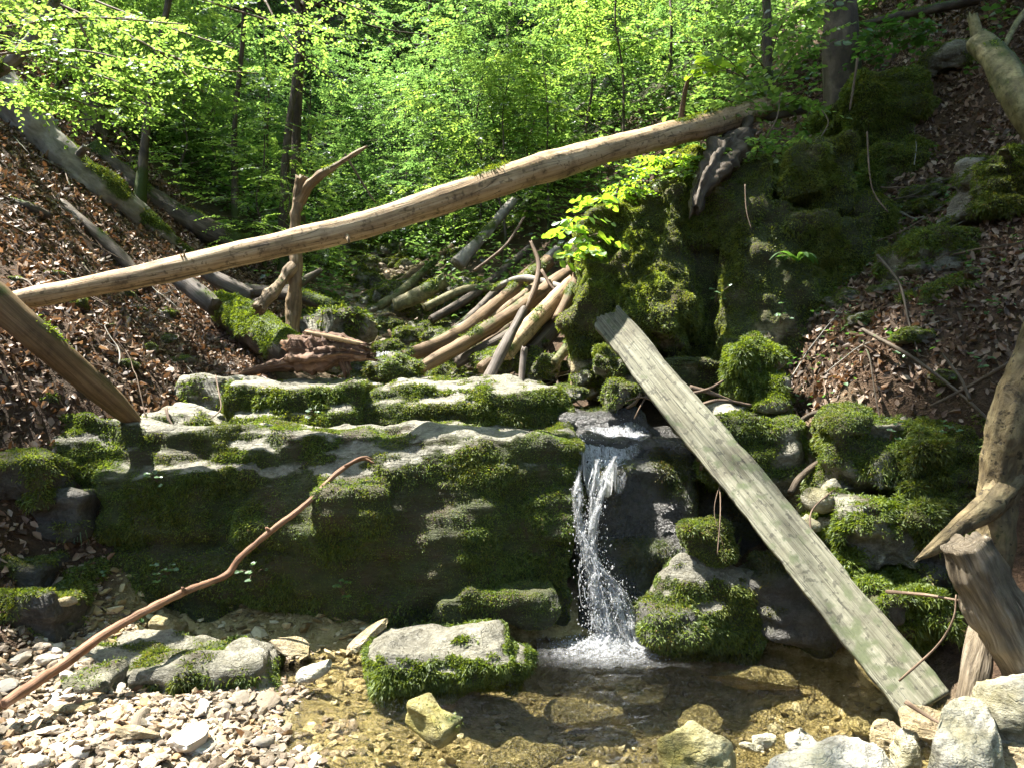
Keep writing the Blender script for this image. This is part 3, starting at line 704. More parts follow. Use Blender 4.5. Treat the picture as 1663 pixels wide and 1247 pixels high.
# the cliff
def cliff_moss(v, n, mo): return .78 + .45 * fbm(v, 2.2, 3, 51) + .1 * n[:, 2] - .8 * sstep(v[:, 2], 1.95, 1.6) * sstep(v[:, 0], 1.2, .9)
rock('cliff', 'great mossy cliff of stepped blocks behind the plank', 'cliff',
     [B(960, 330, 1440, 640, 6.02, 1.2, .08), B(940, 415, 1022, 548, 5.82, .5, .08, ry=3, rx=-10, rz=-24), B(968, 335, 1040, 450, 5.98, .5, .08, rx=-18, rz=-24), B(1026, 385, 1088, 508, 5.74, .8, .05, rx=-18, rz=-32), B(1030, 300, 1120, 400, 6.0, 1.0, .07, rx=-15), B(1085, 330, 1210, 565, 5.70, 1.3, .08, ry=-8, rx=-20, rz=-34), B(1048, 470, 1150, 562, 5.56, .8, .08, rx=-26, rz=-34),
      B(1110, 275, 1275, 430, 5.86, 1.3, .07, ry=5, rx=-24, rz=-22), B(1190, 370, 1345, 575, 5.66, 1.3, .07, rx=-5), B(1195, 335, 1275, 420, 5.75, 1.2, .06, rx=-8), B(1270, 345, 1345, 372, 5.62, .5, .02), B(1268, 255, 1342, 330, 5.76, 1.2, .04, rx=-8), B(1322, 222, 1405, 350, 5.84, 1.3, .05, ry=4), B(1325, 360, 1440, 560, 5.74, 1.3, .08, ry=-6), B(1400, 320, 1470, 480, 5.98, 1.0, .08),
      B(1080, 585, 1240, 660, 5.5, .9, .06, rx=-10), B(1190, 530, 1390, 640, 5.56, 1.0, .07, rx=-10), B(940, 540, 1060, 650, 5.95, .9, .06), B(985, 575, 1040, 655, 5.65, .4, .05)],
     h=.021, warp=.10, wsc=2.2, k=.035, seed=41, detail=.038, strata=.006, mat='rock_tan', mossfn=lambda v, n, mo: .84 + .4 * fbm(v, 2.6, 4, 51) + .15 * n[:, 2] - .8 * sstep(v[:, 2], 1.8, 1.55) * sstep(v[:, 0], 1.2, .9),
     tuft=lambda v, n, mo: sstep(mo, .4, .7) * (.2 + .8 * sstep(fbm(v, 2.6, 4, 71), -.35, .25)), dens=36000, mossmat='moss_cliff', ln=.012, mw=.0042, clump=.5)
rock('cliff', 'upper mossy rock dome above the fern cliff', 'cliff', [B(1398, 100, 1535, 205, 6.5, 1.2, .2, ry=3), B(1402, 225, 1545, 350, 6.35, 1.2, .16), B(1410, 180, 1500, 260, 6.6, 1, .1)], h=.028, warp=.07, wsc=2.4, k=.03, seed=42, detail=.05, mat='rock_tan', moss=(.85, .4, .1), dens=30000, mossmat='moss', ln=.014, mw=.0045, clump=.7)

RB = [((1372, 668, 1490, 800), 4.2, .5, 'mossy boulder with leaves on top, right of the wet white pebbles'), ((1470, 690, 1600, 840), 4.1, .5, 'mossy boulder below the dead branches, behind the leaning trunk'),
      ((1378, 815, 1500, 930), 3.95, .5, 'bright mossy round boulder right of the plank'), ((1490, 800, 1660, 990), 3.95, .6, 'dark mossy boulder behind the leaning trunk'),
      ((1590, 240, 1690, 345), 5.0, .5, 'moss cushion boulder below the yellowish log'), ((1482, 375, 1592, 465), 5.05, .4, 'mossy boulder in the leaf slope right of the fern'),
      ((1505, 455, 1680, 570), 4.7, .5, 'wide mossy boulder with small shoots, upper right slope'), ((1195, 565, 1280, 665), 5.05, .45, 'sunlit mossy rock between plank and leaf slope'),
      ((1440, 592, 1535, 660), 4.65, .35, 'small moss cushion rock in the leaf slope'), ((1525, 62, 1580, 100), 6.6, .3, 'small mossy rock left of the yellowish log'),
      ((1420, 968, 1560, 1060), 3.75, .4, 'dark rock with a fringe of bright moss, right of the plank'), ((1590, 690, 1690, 900), 4.15, .5, 'mossy rock at the right edge behind the leaning trunk'),
      ((1300, 850, 1400, 1000), 4.4, .4, 'shadowed rock behind the plank with feathery moss')]
for i, (b, d, dep, lb) in enumerate(RB):
    w = (b[2] - b[0]) / F * d
    rock('boulder', lb, 'boulder', [B(b[0], b[1] + 8, b[2], b[3], d, dep, .18 * min(w, (b[3] - b[1]) / F * d), rx=R0.uniform(-14, 0), ry=R0.uniform(-12, 12), rz=R0.uniform(-20, 20)), B(b[0] + 15, b[1] + 6, (b[0] + b[2]) // 2 + 14, (b[1] + b[3]) // 2, d - .05, dep * .6, .03, ry=R0.uniform(-15, 15)), B((b[0] + b[2]) // 2, (b[1] + b[3]) // 2 - 10, b[2] + 8, b[3], d - .07, dep * .7, .04, rx=-8, ry=R0.uniform(-10, 10))],
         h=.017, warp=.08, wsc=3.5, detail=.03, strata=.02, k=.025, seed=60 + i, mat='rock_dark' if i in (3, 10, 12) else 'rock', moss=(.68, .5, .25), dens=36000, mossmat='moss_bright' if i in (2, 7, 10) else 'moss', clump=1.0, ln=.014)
for i, (b, d, lb) in enumerate([((1343, 778, 1372, 806), 4.25, 'topmost white wet stone between plank and mossy boulders'), ((1318, 800, 1360, 835), 4.2, 'larger white wet stone between plank and mossy boulders'), ((1340, 838, 1372, 870), 4.2, 'lowest white wet stone between plank and mossy boulders'), ((1310, 838, 1338, 862), 4.15, 'small white wet stone touching the plank edge')]):
    rock('stone', lb, 'stone', [B(*b, d, .15, .05, ry=12)], h=.012, warp=.03, seed=80 + i, mat='rock_white', moss=(.12, .5, .0), wet=.3, dens=9000, ln=.012)
# left edge rocks
for i, (b, d, dep, lb) in enumerate([((-40, 750, 62, 835), 4.15, .4, 'greenish square rock at the left edge under the leaf bank'), ((45, 800, 130, 880), 4.25, .4, 'small mossy rock below the leaf bank at the left end of the ledge'), ((-60, 905, 62, 1000), 4.0, .4, 'tan mossy rock at the left edge, above the gravel'),
                                    ((30, 640, 90, 720), 4.55, .4, 'bright mossy hump at the left end of the ledge top'), ((-80, 985, 70, 1085), 3.75, .4, 'dark mossy rock at the left edge just behind the gravel'), ((70, 930, 150, 1030), 4.2, .3, 'dark rock at the foot of the left end of the ledge')]):
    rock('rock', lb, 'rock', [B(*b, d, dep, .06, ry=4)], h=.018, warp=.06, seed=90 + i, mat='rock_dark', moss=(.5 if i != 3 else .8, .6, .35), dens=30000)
# stones along the right front
# faceted stones: gravel and chips
def ico(level):
    import bmesh
    bm = bmesh.new(); bmesh.ops.create_icosphere(bm, subdivisions=level, radius=1)
    v = np.array([x.co[:] for x in bm.verts]); f = np.array([[x.index for x in q.verts] for q in bm.faces]); bm.free()
    return nrm(v), f
def chips(rng, n, lv, planes=9, flat=(.3, .7)):
    """n faceted unit stones, each cut by its own random planes: (n, V, 3)"""
    d, f = ico(lv)
    pn = nrm(rng.normal(0, 1, (n, planes, 3))); pd = rng.uniform(.55, 1.0, (n, planes))
    dot = np.einsum('vk,npk->nvp', d, pn)
    r = np.where(dot > .05, pd[:, None, :] / np.maximum(dot, .05), 9).min(2); r = np.minimum(r, 1.05)
    v = d[None] * r[..., None]
    s = np.stack([np.ones(n), rng.uniform(.55, .95, n), rng.uniform(*flat, n)], 1)
    return v * s[:, None, :], f
def spin(rng, v, tilt=.3):
    n = len(v); a = rng.uniform(0, 6.283, n); ca, sa = np.cos(a), np.sin(a)
    tx, ty = rng.normal(0, tilt, n), rng.normal(0, tilt, n)
    x, y, z = v[..., 0], v[..., 1], v[..., 2]
    y, z = y * np.cos(tx)[:, None] - z * np.sin(tx)[:, None], y * np.sin(tx)[:, None] + z * np.cos(tx)[:, None]
    x, z = x * np.cos(ty)[:, None] - z * np.sin(ty)[:, None], x * np.sin(ty)[:, None] + z * np.cos(ty)[:, None]
    return np.stack([x * ca[:, None] - y * sa[:, None], x * sa[:, None] + y * ca[:, None], z], -1)
rng = np.random.default_rng(21)
def scatter_chips(name, n, size, xr, yr, zr, m, lv=1, seed=0, sink=.2, maskf=None):
    rng = np.random.default_rng(seed)
    x = rng.uniform(*xr, n * 3); y = rng.uniform(*yr, n * 3); z = H(x, y)
    ok = (z > zr[0]) & (z < zr[1])
    if maskf is not None: ok &= maskf(x, y, rng)
    x, y, z = x[ok][:n], y[ok][:n], z[ok][:n]; n = len(x)
    v, f = chips(rng, n, lv, 6, (.16, .48)); v = spin(rng, v, .35)
    s = size[0] + (size[1] - size[0]) * rng.random(n) ** 2.6
    v = v * s[:, None, None]; zz = v[..., 2].min(1)
    v = v + np.stack([x, y, z - zz - sink * s], 1)[:, None]
    fs = (f[None] + (np.arange(n) * v.shape[1])[:, None, None]).reshape(-1, 3)
    return v.reshape(-1, 3), fs
v, f = scatter_chips('gravel', 13000, (.005, .036), (-2.4, .2), (2.35, 4.3), (-.06, .6), None, 1, 5, .2, lambda x, y, r: H(x, y) > .0 + .03 * fbm(np.stack([x, y, 0 * x], 1), 4, 3, 2) - np.abs(r.normal(0, .012, len(x))))
tag(link('gravel', mesh('gravel', v, f, M['gravel'], smooth=False)), 'pale broken gravel covering the bank', 'gravel', kind='stuff')
v, f = scatter_chips('bed', 2600, (.008, .05), (-.9, 2.2), (2.3, 4.6), (-.4, -.015), None, 1, 6, .35)
tag(link('streambed_gravel', mesh('streambed_gravel', v, f, M['bedstone'], smooth=False)), 'golden brown stones on the pool bed', 'gravel', kind='stuff')
v, f = scatter_chips('g2', 1500, (.006, .03), (.6, 2.2), (2.35, 3.1), (-.03, .5), None, 1, 7)
tag(link('gravel', mesh('gravel', v, f, M['gravel'], smooth=False)), 'pale gravel between the big stones right of the pool', 'gravel', kind='stuff')
v, f = scatter_chips('g3', 900, (.012, .06), (-2.4, -.2), (3.9, 4.55), (-.1, .5), None, 1, 8, .3)
tag(link('rubble', mesh('rubble', v, f, M['bedstone'], smooth=False)), 'brown wet rubble at the foot of the ledge', 'rubble', kind='stuff')
v, f = scatter_chips('g4', 3600, (.015, .09), (-3.6, 1.2), (5.7, 13), (-1, 6), None, 1, 9, .3, lambda x, y, r: gravel_mask(x, y) > .35)
tag(link('rubble', mesh('rubble', v, f, M['gravel'], smooth=False)), 'loose stones in the bed of the upper stream', 'rubble', kind='stuff')
# larger chips as things
proto = []
d4, f4 = ico(3)
for k in range(8):
    r = np.random.default_rng(300 + k); v, f = chips(r, 1, 3, 11, (.28, .55)); v = v[0]
    v = v + nrm(v) * (fbm(v, 3, 3, k) * .05)[:, None]
    proto.append(mesh('stone', v, f, M['chip'], smooth=False))
    proto[-1].polygons.foreach_set('use_smooth', np.zeros(len(f), bool))
def put_stone(me, loc, s, rot, label, group=None, m=None, name='stone', flatz=1.0):
    if m: me = me.copy(); me.materials.clear(); me.materials.append(m)
    o = link(name, me, loc=loc); o.scale = (s, s, s * flatz); o.rotation_euler = rot
    tag(o, label, 'stone', group); return o
r = np.random.default_rng(33); n = 0
while n < 130:
    x, y = r.uniform(-2.3, -.15), r.uniform(2.4, 4.1); z = float(H(np.array([x]), np.array([y]))[0])
    if z < .0: continue
    s = .022 + .045 * r.random() ** 2
    put_stone(proto[n % 8], (x, y, z + s * .22), s, (r.normal(0, .2), r.normal(0, .2), r.uniform(0, 6.3)), 'pale flat broken stone lying in the sunlit gravel bank', 'flat stones in the gravel bank'); n += 1
for k in range(30):
    x, y = r.uniform(.75, 2.0), r.uniform(2.45, 2.95); z = float(H(np.array([x]), np.array([y]))[0]); s = r.uniform(.03, .075)
    put_stone(proto[k % 8], (x, y, max(z, -.02) + s * .25), s, (r.normal(0, .3), r.normal(0, .3), r.uniform(0, 6.3)), 'pale stone in the rubble between the big boulders right of the pool', 'rubble stones right of the pool')
def S(k, px, py, z, s, rot, label, m=None, flatz=1.0):
    d = (EYE - z) * F / (py - 623.5); p = P(px, py, d)
    put_stone(proto[k], p, s, tuple(math.radians(a) for a in rot), label, None, m, flatz=flatz)
S(0, 222, 1190, .13, .085, (10, 8, 20), 'orange-brown chunk with pale top in the middle of the gravel', M['rock_tan'])
S(1, 310, 1200, .12, .10, (5, -8, 70), 'largest pale slab in the middle of the gravel')
S(2, 510, 1088, .09, .095, (20, -25, 10), 'pale triangular stone at the back edge of the gravel', M['rock_white'])
S(3, 600, 1028, .16, .13, (0, -32, 10), 'long flat tan stone leaning on the mossy pool boulder', M['rock_tan'], .6)
S(4, 470, 1050, .1, .13, (10, 12, 40), 'grey-brown angular stone below the ledge foot', M['rock_tan'])
S(5, 425, 1080, .06, .07, (0, 0, 15), 'small tan stone beside the long low grey rock', M['rock_tan'])
S(6, 120, 1150, .12, .10, (0, 5, 60), 'flat grey-brown stone beside the lower end of the long stick', M['rock_tan'], .6)
S(7, 110, 975, .42, .05, (60, 0, 10), 'tan stone stuck in the dark moss of the ledge', M['rock_tan'])
S(0, 430, 690, 1.24, .05, (0, 0, 10), 'small pale stone lying before the square rock step', M['rock_white'])
S(7, 1370, 1070, .0, .07, (0, 10, 10), 'small reddish stone by the dark water edge beside the plank', M['rock_tan'], .8)
S(2, 1240, 1200, .03, .06, (60, 0, 20), 'white pointed stone standing in the rubble by the pool', M['rock_white'])
S(0, 1225, 1215, .03, .10, (10, 25, 70), 'long white stone next to the yellow-green boulder', M['rock_white'], .7)
def angular(lb, px, py, d, size, rot, m, seed, planes=10, bev=.04):
    rr = np.random.default_rng(seed); v, f = chips(rr, 1, 5, planes, (.9, 1.0)); v = v[0]
    v = v / np.abs(v).max(0) * np.array(size) / 2
    v = v @ rotm(*[math.radians(x) for x in rot]).T
    n = vnormals(v, f); w_ = v + np.array([px, py, seed]) * .37
    v = v + n * (fbm(w_, 9, 4, seed) * .014 + np.abs(fbm(w_, 20, 3, seed + 2)) * -.008)[:, None]
    v = v + P(px, py, d)
    o, c = thing_mesh('stone', lb, 'stone', v, f, M[m], attrs={'moss': np.clip(.05 + .4 * fbm(v, 5, 3, seed), 0, .5), 'wet': np.zeros(len(v))})
ANG = [('big yellow-green boulder standing in the near edge of the pool', 1125, 1222, 2.75, (.31, .28, .25), (6, 8, 20), 'rock_yellow', 31), ('large pale slab stone leaning at the right front corner', 1572, 1235, 2.42, (.28, .17, .40), (-14, 24, 20), 'rock_white', 32),
       ('white boulder at the right edge beside the wooden post', 1655, 1150, 2.55, (.30, .27, .30), (0, 6, 30), 'rock_white', 33), ('upright yellowish white stone left of the leaning slab stone', 1472, 1222, 2.6, (.12, .12, .23), (-6, 12, 10), 'rock_white', 34),
       ('broad flat pale stone along the bottom edge of the photo', 1355, 1250, 2.52, (.46, .28, .17), (6, 2, 8), 'rock_white', 35), ('brown-green stone at the pool edge below the plank', 1443, 1196, 2.85, (.13, .14, .12), (0, 10, 30), 'rock_tan', 36),
       ('grey-brown stone under the foot of the plank', 1510, 1176, 2.98, (.22, .2, .1), (5, 12, 5), 'rock_tan', 37), ('brown stone under the white boulder at the right edge', 1655, 1238, 2.48, (.2, .2, .18), (0, 0, 12), 'rock_tan', 38),
       ('pale triangular block among the rubble at the pool edge', 1300, 1205, 2.8, (.13, .1, .12), (20, 30, 40), 'rock_white', 39), ('small pale square stone beside the split wooden post', 1590, 1160, 2.75, (.09, .09, .07), (0, 14, 40), 'rock_white', 40)]
def under(lb, px, py, zt, size, rot, m, seed):
    d = (EYE - zt) * F / (py - 623.5); ANG.append((lb, px, py + size[2] * .5 * F / d, d, size, rot, m, seed))
under('broad golden slab under the shallow water at the near edge', 840, 1212, -.09, (.46, .34, .12), (3, 4, 20), 'rock_gold', 51)
under('angular brown stone under water before the plank', 1345, 1135, -.14, (.30, .26, .14), (6, -6, 60), 'rock_gold', 52)
under('golden flat stone on the pool bed below the falls', 950, 1135, -.12, (.42, .3, .12), (0, 3, 10), 'rock_gold', 53)
under('flat brown stone just under water below the wet round boulder', 1225, 1082, -.03, (.55, .16, .12), (0, 2, -8), 'rock_gold', 54)
under('brown flat stone on the pool bed before the yellow-green boulder', 1140, 1150, -.13, (.3, .26, .1), (0, 0, 50), 'rock_gold', 55)
under('brown stone under water next to the foot of the plank', 1410, 1165, -.10, (.2, .2, .1), (4, 8, 20), 'rock_gold', 56)
under('brown stone just under water at the right end of the pool', 1400, 1085, -.03, (.2, .16, .1), (4, 8, 60), 'rock_gold', 57)
under('golden stone under water between green streaked block and slab', 700, 1130, -.07, (.24, .2, .08), (4, 2, 30), 'rock_gold', 58)
under('wide brown stone under water in the middle of the pool', 1040, 1105, -.13, (.4, .3, .1), (4, 2, 70), 'rock_gold', 59)
for a_ in ANG: angular(*a_)
# green striped block in the water edge
def slab_block():
    bl = [B(660, 1158, 742, 1200, 3.1, .14, .015, ry=24, rz=-30)]
    rock('stone', 'green streaked layered stone block at the pool edge in the gravel', 'stone', bl, h=.01, warp=.02, seed=140, mat='rock_yellow', moss=(.15, .5, .1), strata=.01, detail=.006, dens=6000, ln=.008)
slab_block()

# stones of the upper stream bed
r = np.random.default_rng(55)
mproto = []
for k in range(6):
    bl = [(np.zeros(3), np.array([.9, .7, .55]) * r.uniform(.8, 1.1, 3), .3, rotm(r.normal(0, .2), r.normal(0, .2), 0)), (r.normal(0, .3, 3), np.array([.6, .5, .45]), .2, rotm(.2, r.normal(0, .4), .5))]
    lo, hi = bounds(bl, .3); v, f = surfnet(sdf_blocks(bl, .1, .25, 1.2, k), lo, hi, .09); n_ = vnormals(v, f); v = v + n_ * (fbm(v, 3, 3, k) * .06)[:, None]; n_ = vnormals(v, f)
    mo = np.clip(.55 + .5 * fbm(v, 1.8, 3, k) + .2 * n_[:, 2], 0, 1)
    me = mesh('rock', v, f, M['rock'], attrs={'moss': mo, 'wet': np.full(len(v), .2)})
    t = tufts(v, f, sstep(mo, .35, .7), 420, ln=.11, w=.022, seed=k, clump=.0); mm = mesh('moss', t[0], t[1], M['moss'], smooth=False)
    mproto.append((me, mm))
def put_rock(k, p, s, label, group=None, rz=0, sx=1, sz=1):
    o = link('rock', mproto[k][0], loc=p); o.scale = (s * sx, s, s * sz); o.rotation_euler = (0, 0, rz); tag(o, label, 'rock', group)
    ch = link('moss', mproto[k][1], o); tag(ch, kind='stuff'); return o
for k in range(80):
    y = r.uniform(5.9, 13); x = xc(y) + r.normal(.15, .6); s = r.uniform(.07, .2) * (1 + .07 * (y - 6))
    put_rock(k % 6, on_ground(x, y, s * .2), s, 'mossy rock in the bed of the upper stream', 'mossy rocks of the upper stream', r.uniform(0, 6.3), r.uniform(.8, 1.5), r.uniform(.6, 1))
for (px, py, d, s, sx, lb) in [(530, 535, 7.6, .36, 1.6, 'broad dark mossy rock left of the small upper cascade'), (640, 603, 6.3, .17, 2.0, 'flat mossy rock in front of the small upper cascade'), (870, 590, 6.6, .17, 1.2, 'square mossy rock under the log pile'),
                               (800, 590, 6.7, .18, 1.3, 'mossy rock left of the square one under the log pile'), (960, 610, 6.0, .14, 1.2, 'mossy rock at the foot of the cliff'), (760, 500, 9.0, .4, 1.1, 'tall mossy rock behind the log pile'), (920, 640, 5.7, .1, 1.5, 'low pale rock right of the humped rock'),
                               (1000, 600, 5.5, .12, 1, 'tan rock at the cliff foot left of the plank'), (1010, 640, 5.35, .14, 1, 'mossy square rock left of the plank, beside the twigs')]:
    put_rock(int(px) % 6, P(px, py, d), s, lb, None, px, sx)

r = np.random.default_rng(66)
for k in range(16):
    x, y = r.uniform(2.2, 3.6), r.uniform(4.3, 6.2); s = r.uniform(.05, .13)
    put_rock(k % 6, on_ground(x, y, s * .15), s, 'small mossy stone in the leaf litter of the right slope', 'mossy stones on the right slope', r.uniform(0, 6.3), r.uniform(1, 1.6), r.uniform(.6, 1))
for k in range(10):
    x, y = r.uniform(-3.6, -2.4), r.uniform(5.0, 7.2); s = r.uniform(.04, .09)
    put_rock(k % 6, on_ground(x, y, s * .1), s, 'small mossy stone in the leaf litter of the left bank', 'mossy stones on the left bank', r.uniform(0, 6.3), r.uniform(1, 1.6), r.uniform(.6, 1))
# ================================================================== WATER
wx = np.arange(-1.4, 2.6, .025); wy = np.arange(2.2, 5.1, .025); WX, WY = np.meshgrid(wx, wy, indexing='xy')
rd = np.hypot(WX - .54, WY - 4.35)
p3 = np.stack([WX, WY, 0 * WX], -1)
amp = np.exp(-rd * 1.9)
WZ = .012 * np.sin(rd * 46 + fbm(p3, 4, 2, 2) * 3) * amp + fbm(p3, 9, 3, 4) * (.003 + .014 * amp)
ii = (np.arange(len(wy) - 1)[:, None] * len(wx) + np.arange(len(wx) - 1)[None, :]).ravel()
wq = np.stack([ii, ii + 1, ii + len(wx) + 1, ii + len(wx)], 1)
o = link('water', mesh('water', np.stack([WX.ravel(), WY.ravel(), WZ.ravel()], 1), wq, M['water'], attrs={'ripple': np.exp(-rd * 1.4).ravel()})); tag(o, kind='structure')

fall = empty('waterfall', P(975, 1045, 4.4)); tag(fall, 'splashing white waterfall dropping off the dark rock into the pool', 'waterfall')
fc = np.array(P(975, 1045, 4.4)); rng = np.random.default_rng(9)
L1 = np.array([P(945, 745, 4.72), P(938, 790, 4.58), P(941, 850, 4.5), P(953, 905, 4.46), P(970, 970, 4.42), P(985, 1048, 4.38)])
L2 = np.array([P(1000, 740, 4.74), P(984, 772, 4.62), P(973, 815, 4.52), P(964, 862, 4.47), P(972, 950, 4.42), P(1000, 1048, 4.36)])
L3 = np.array([P(970, 745, 4.74), P(965, 778, 4.6), P(958, 850, 4.5), P(960, 900, 4.46), P(1000, 960, 4.40), P(1025, 1045, 4.34)])
def ribbon(path, w0, w1, seed, nu=14, nv=90, th=.02):
    q = spline(path, nv); t = np.linspace(0, 1, nv); u = np.linspace(-1, 1, nu)
    w = (w0 + (w1 - w0) * t ** 1.4) * (1 + .5 * noise(np.stack([t * 9, t * 0, t * 0 + seed], 1), seed))
    cx = .014 * noise(np.stack([t * 14, t * 0, t * 0 + seed], 1), seed + 3) * t
    v = q[:, None] + np.stack([u[None] * w[:, None] + cx[:, None], th * noise(np.stack(np.broadcast_arrays(u[None] * 2, t[:, None] * 25, 0. * u[None]), -1), seed) - .02 * (1 - u[None] ** 2), 0 * u[None] * w[:, None]], -1)
    ii = (np.arange(nv - 1)[:, None] * nu + np.arange(nu - 1)[None]).ravel()
    fo = (1 - np.abs(u[None]) ** 2) * (.75 + .25 * t[:, None])
    return v.reshape(-1, 3), np.stack([ii, ii + nu, ii + nu + 1, ii + 1], 1), np.stack(np.broadcast_arrays(u[None] * .05 + seed, t[:, None] * 1.1), -1).reshape(-1, 2), np.broadcast_to(fo, (nv, nu)).ravel()
for k, (b, w0, w1) in enumerate([(L1, .028, .05), (L2, .022, .045), (L3, .012, .06)]):
    v, f, uv, fo = ribbon(b, w0, w1, k + 1); child('sheet', fall, fc, v, f, M['ribbon'], uv=uv, attrs={'foam': fo})
st = []
for k in range(90):
    b = [L1, L2, L3][0 if k < 40 else 1 if k < 65 else 2]
    off = np.array([rng.normal(0, .012), rng.normal(0, .012), 0]); spread = np.array([rng.normal(0, .06), rng.normal(0, .04), 0])
    a0 = rng.uniform(.05, .9); q = spline(b, 80)[int(a0 * 80):int(80 * min(1, a0 + rng.uniform(.05, .18)))]
    if len(q) < 4: continue
    t = np.linspace(a0, min(1, a0 + .2), len(q))[:, None]
    q = q + off + spread * t ** 1.5 + np.stack([fbm(q * 12 + k, 1, 2, k) * .022, fbm(q * 12 + k, 1, 2, k + 5) * .014, 0 * q[:, 0]], 1) * (.3 + t)
    rr = rng.uniform(.0012, .004) * (.4 + np.abs(fbm(q * np.array([1, 1, 22.]), 1, 2, k)) * 1.6); rr[0] *= .2; rr[-1] *= .2
    st.append(tube(q, rr, seg=5, step=.014, bumpy=.3, seed=k, bn=40))
for k in range(40):
    c0 = spline([L1, L2, L3][k % 3], 50)[rng.integers(28, 50)]; vx = rng.normal(0, .5); vy = -abs(rng.normal(0, .3)); vz = rng.uniform(.1, .8); tt = np.linspace(0, rng.uniform(.06, .16), 7)
    q = c0 + np.stack([vx * tt, vy * tt, vz * tt - 4.9 * tt ** 2], 1); st.append(tube(q, rng.uniform(.001, .003) * np.array([.4, 1, .6, 1.2, .5, 1, .3]), seg=5, step=.012, seed=k))
v, f, uv = tubes(st); child('strand', fall, fc, v, f, M['falls'], kind='stuff')
dv, df = ico(2)
nd = 2600; t = rng.random(nd) ** .65; q = np.concatenate([spline(b, 100) for b in (L1, L2, L3)]); q = q.reshape(3, 100, 3)[rng.integers(0, 3, nd), (t * 99).astype(int)]
q = q + rng.normal(0, 1, (nd, 3)) * np.array([.075, .05, .03]) * (.15 + t[:, None] ** 1.6)
s = rng.uniform(.0008, .0032, nd) * (1 + (rng.random(nd) < .05) * .9); el = np.stack([np.ones(nd), np.ones(nd), rng.uniform(1, 2.4, nd)], 1)
dv1, df1 = ico(1)
v = (dv1[None] * (s[:, None] * el)[:, None, :] + q[:, None]).reshape(-1, 3); f = (df1[None] + (np.arange(nd) * len(dv1))[:, None, None]).reshape(-1, 3)
child('droplets', fall, fc, v, f, M['drops'], kind='stuff')
nd = 1500; a = rng.uniform(0, 6.283, nd); rr = np.abs(rng.normal(0, .13, nd)); q = np.stack([.55 + rr * np.cos(a) * 1.5, 4.36 + rr * np.sin(a) * .9, .012 + np.abs(rng.normal(0, .045, nd)) * np.exp(-rr * 6)], 1)
s = rng.uniform(.001, .0055, nd) * np.exp(-rr * 1.5)
v = (dv1[None] * s[:, None, None] + q[:, None]).reshape(-1, 3); f = (df1[None] + (np.arange(nd) * len(dv1))[:, None, None]).reshape(-1, 3)
child('foam', fall, fc, v, f, M['foam'], kind='stuff')
fx, fy = np.meshgrid(np.linspace(-.42, .5, 90), np.linspace(-.30, .22, 60)); rr = np.hypot(fx / 1.5, fy); q = np.stack([.56 + fx, 4.34 + fy, 0 * fx], -1).reshape(-1, 3)
hh = .012 + np.exp(-(rr.ravel() / .12) ** 2) * .05 * (1 + .8 * fbm(q, 26, 3, 4)) + .008 * fbm(q, 18, 3, 8); q[:, 2] = hh
ii = (np.arange(59)[:, None] * 90 + np.arange(89)[None]).ravel()
child('foam_sheet', fall, fc, q, np.stack([ii, ii + 1, ii + 91, ii + 90], 1), M['foamsheet'], uv=q[:, :2], attrs={'foam': np.exp(-(rr.ravel() / .20) ** 2) * 1.0})
# water running down the chute over the rock
BV = {}
def ray_down(x, y, z0=2.2):
    dg = bpy.context.evaluated_depsgraph_get()
    return scene.ray_cast(dg, Vector((x, y, z0)), Vector((0, 0, -1)))
bpy.context.view_layer.update()
cu, cv = 42, 60
path = np.array([[.76, 5.34], [.70, 5.08], [.62, 4.95], [.56, 4.82], [.50, 4.66]]); wid = np.array([.20, .22, .22, .18, .11])
pp = spline(np.concatenate([path, wid[:, None], 0 * wid[:, None]], 1), cv)
V = []; FO = []; UVs = []
for j in range(cv):
    for i in range(cu):
        e = (i / (cu - 1) - .5) * 2; x = pp[j, 0] + e * pp[j, 2]; y = pp[j, 1]
        hit = ray_down(x, y, 1.42); z = hit[1].z if hit[0] else 1.0
        V.append((x, y, min(z, 1.24) + .009 * (1 - e ** 4))); FO.append((1 - abs(e) ** 3) * (.55 + .45 * min(1, max(0, (j / cv - .1) / .3)))); UVs.append((x, y))
V = np.array(V); FO = np.array(FO)
zz = V[:, 2].reshape(cv, cu); zz = np.minimum.accumulate(np.where(zz < .8, .8, zz), 0)
for _ in range(30): zz[1:-1] = (zz[:-2] + 2 * zz[1:-1] + zz[2:]) / 4; zz[:, 1:-1] = (zz[:, :-2] + 2 * zz[:, 1:-1] + zz[:, 2:]) / 4
V[:, 2] = np.maximum(zz.ravel(), V[:, 2] - .05) + .012
V[:, 2] += fbm(V, 22, 3, 3) * .009
ii = (np.arange(cv - 1)[:, None] * cu + np.arange(cu - 1)[None, :]).ravel()
child('chute', fall, fc, V, np.stack([ii + cu, ii + cu + 1, ii + 1, ii], 1), M['flow'], attrs={'foam': FO}, uv=np.array(UVs))
# splashes jumping along the chute
nd = 500; j = rng.integers(8, cv, nd); k = j * cu + rng.integers(6, cu - 6, nd); q = V[k] + np.stack([rng.normal(0, .01, nd), rng.normal(0, .01, nd), np.abs(rng.normal(0, .022, nd))], 1)
s = rng.uniform(.0012, .0042, nd); v = (dv1[None] * s[:, None, None] + q[:, None]).reshape(-1, 3); f = (df1[None] + (np.arange(nd) * len(dv1))[:, None, None]).reshape(-1, 3)
child('spray', fall, fc, v, f, M['drops'], kind='stuff')
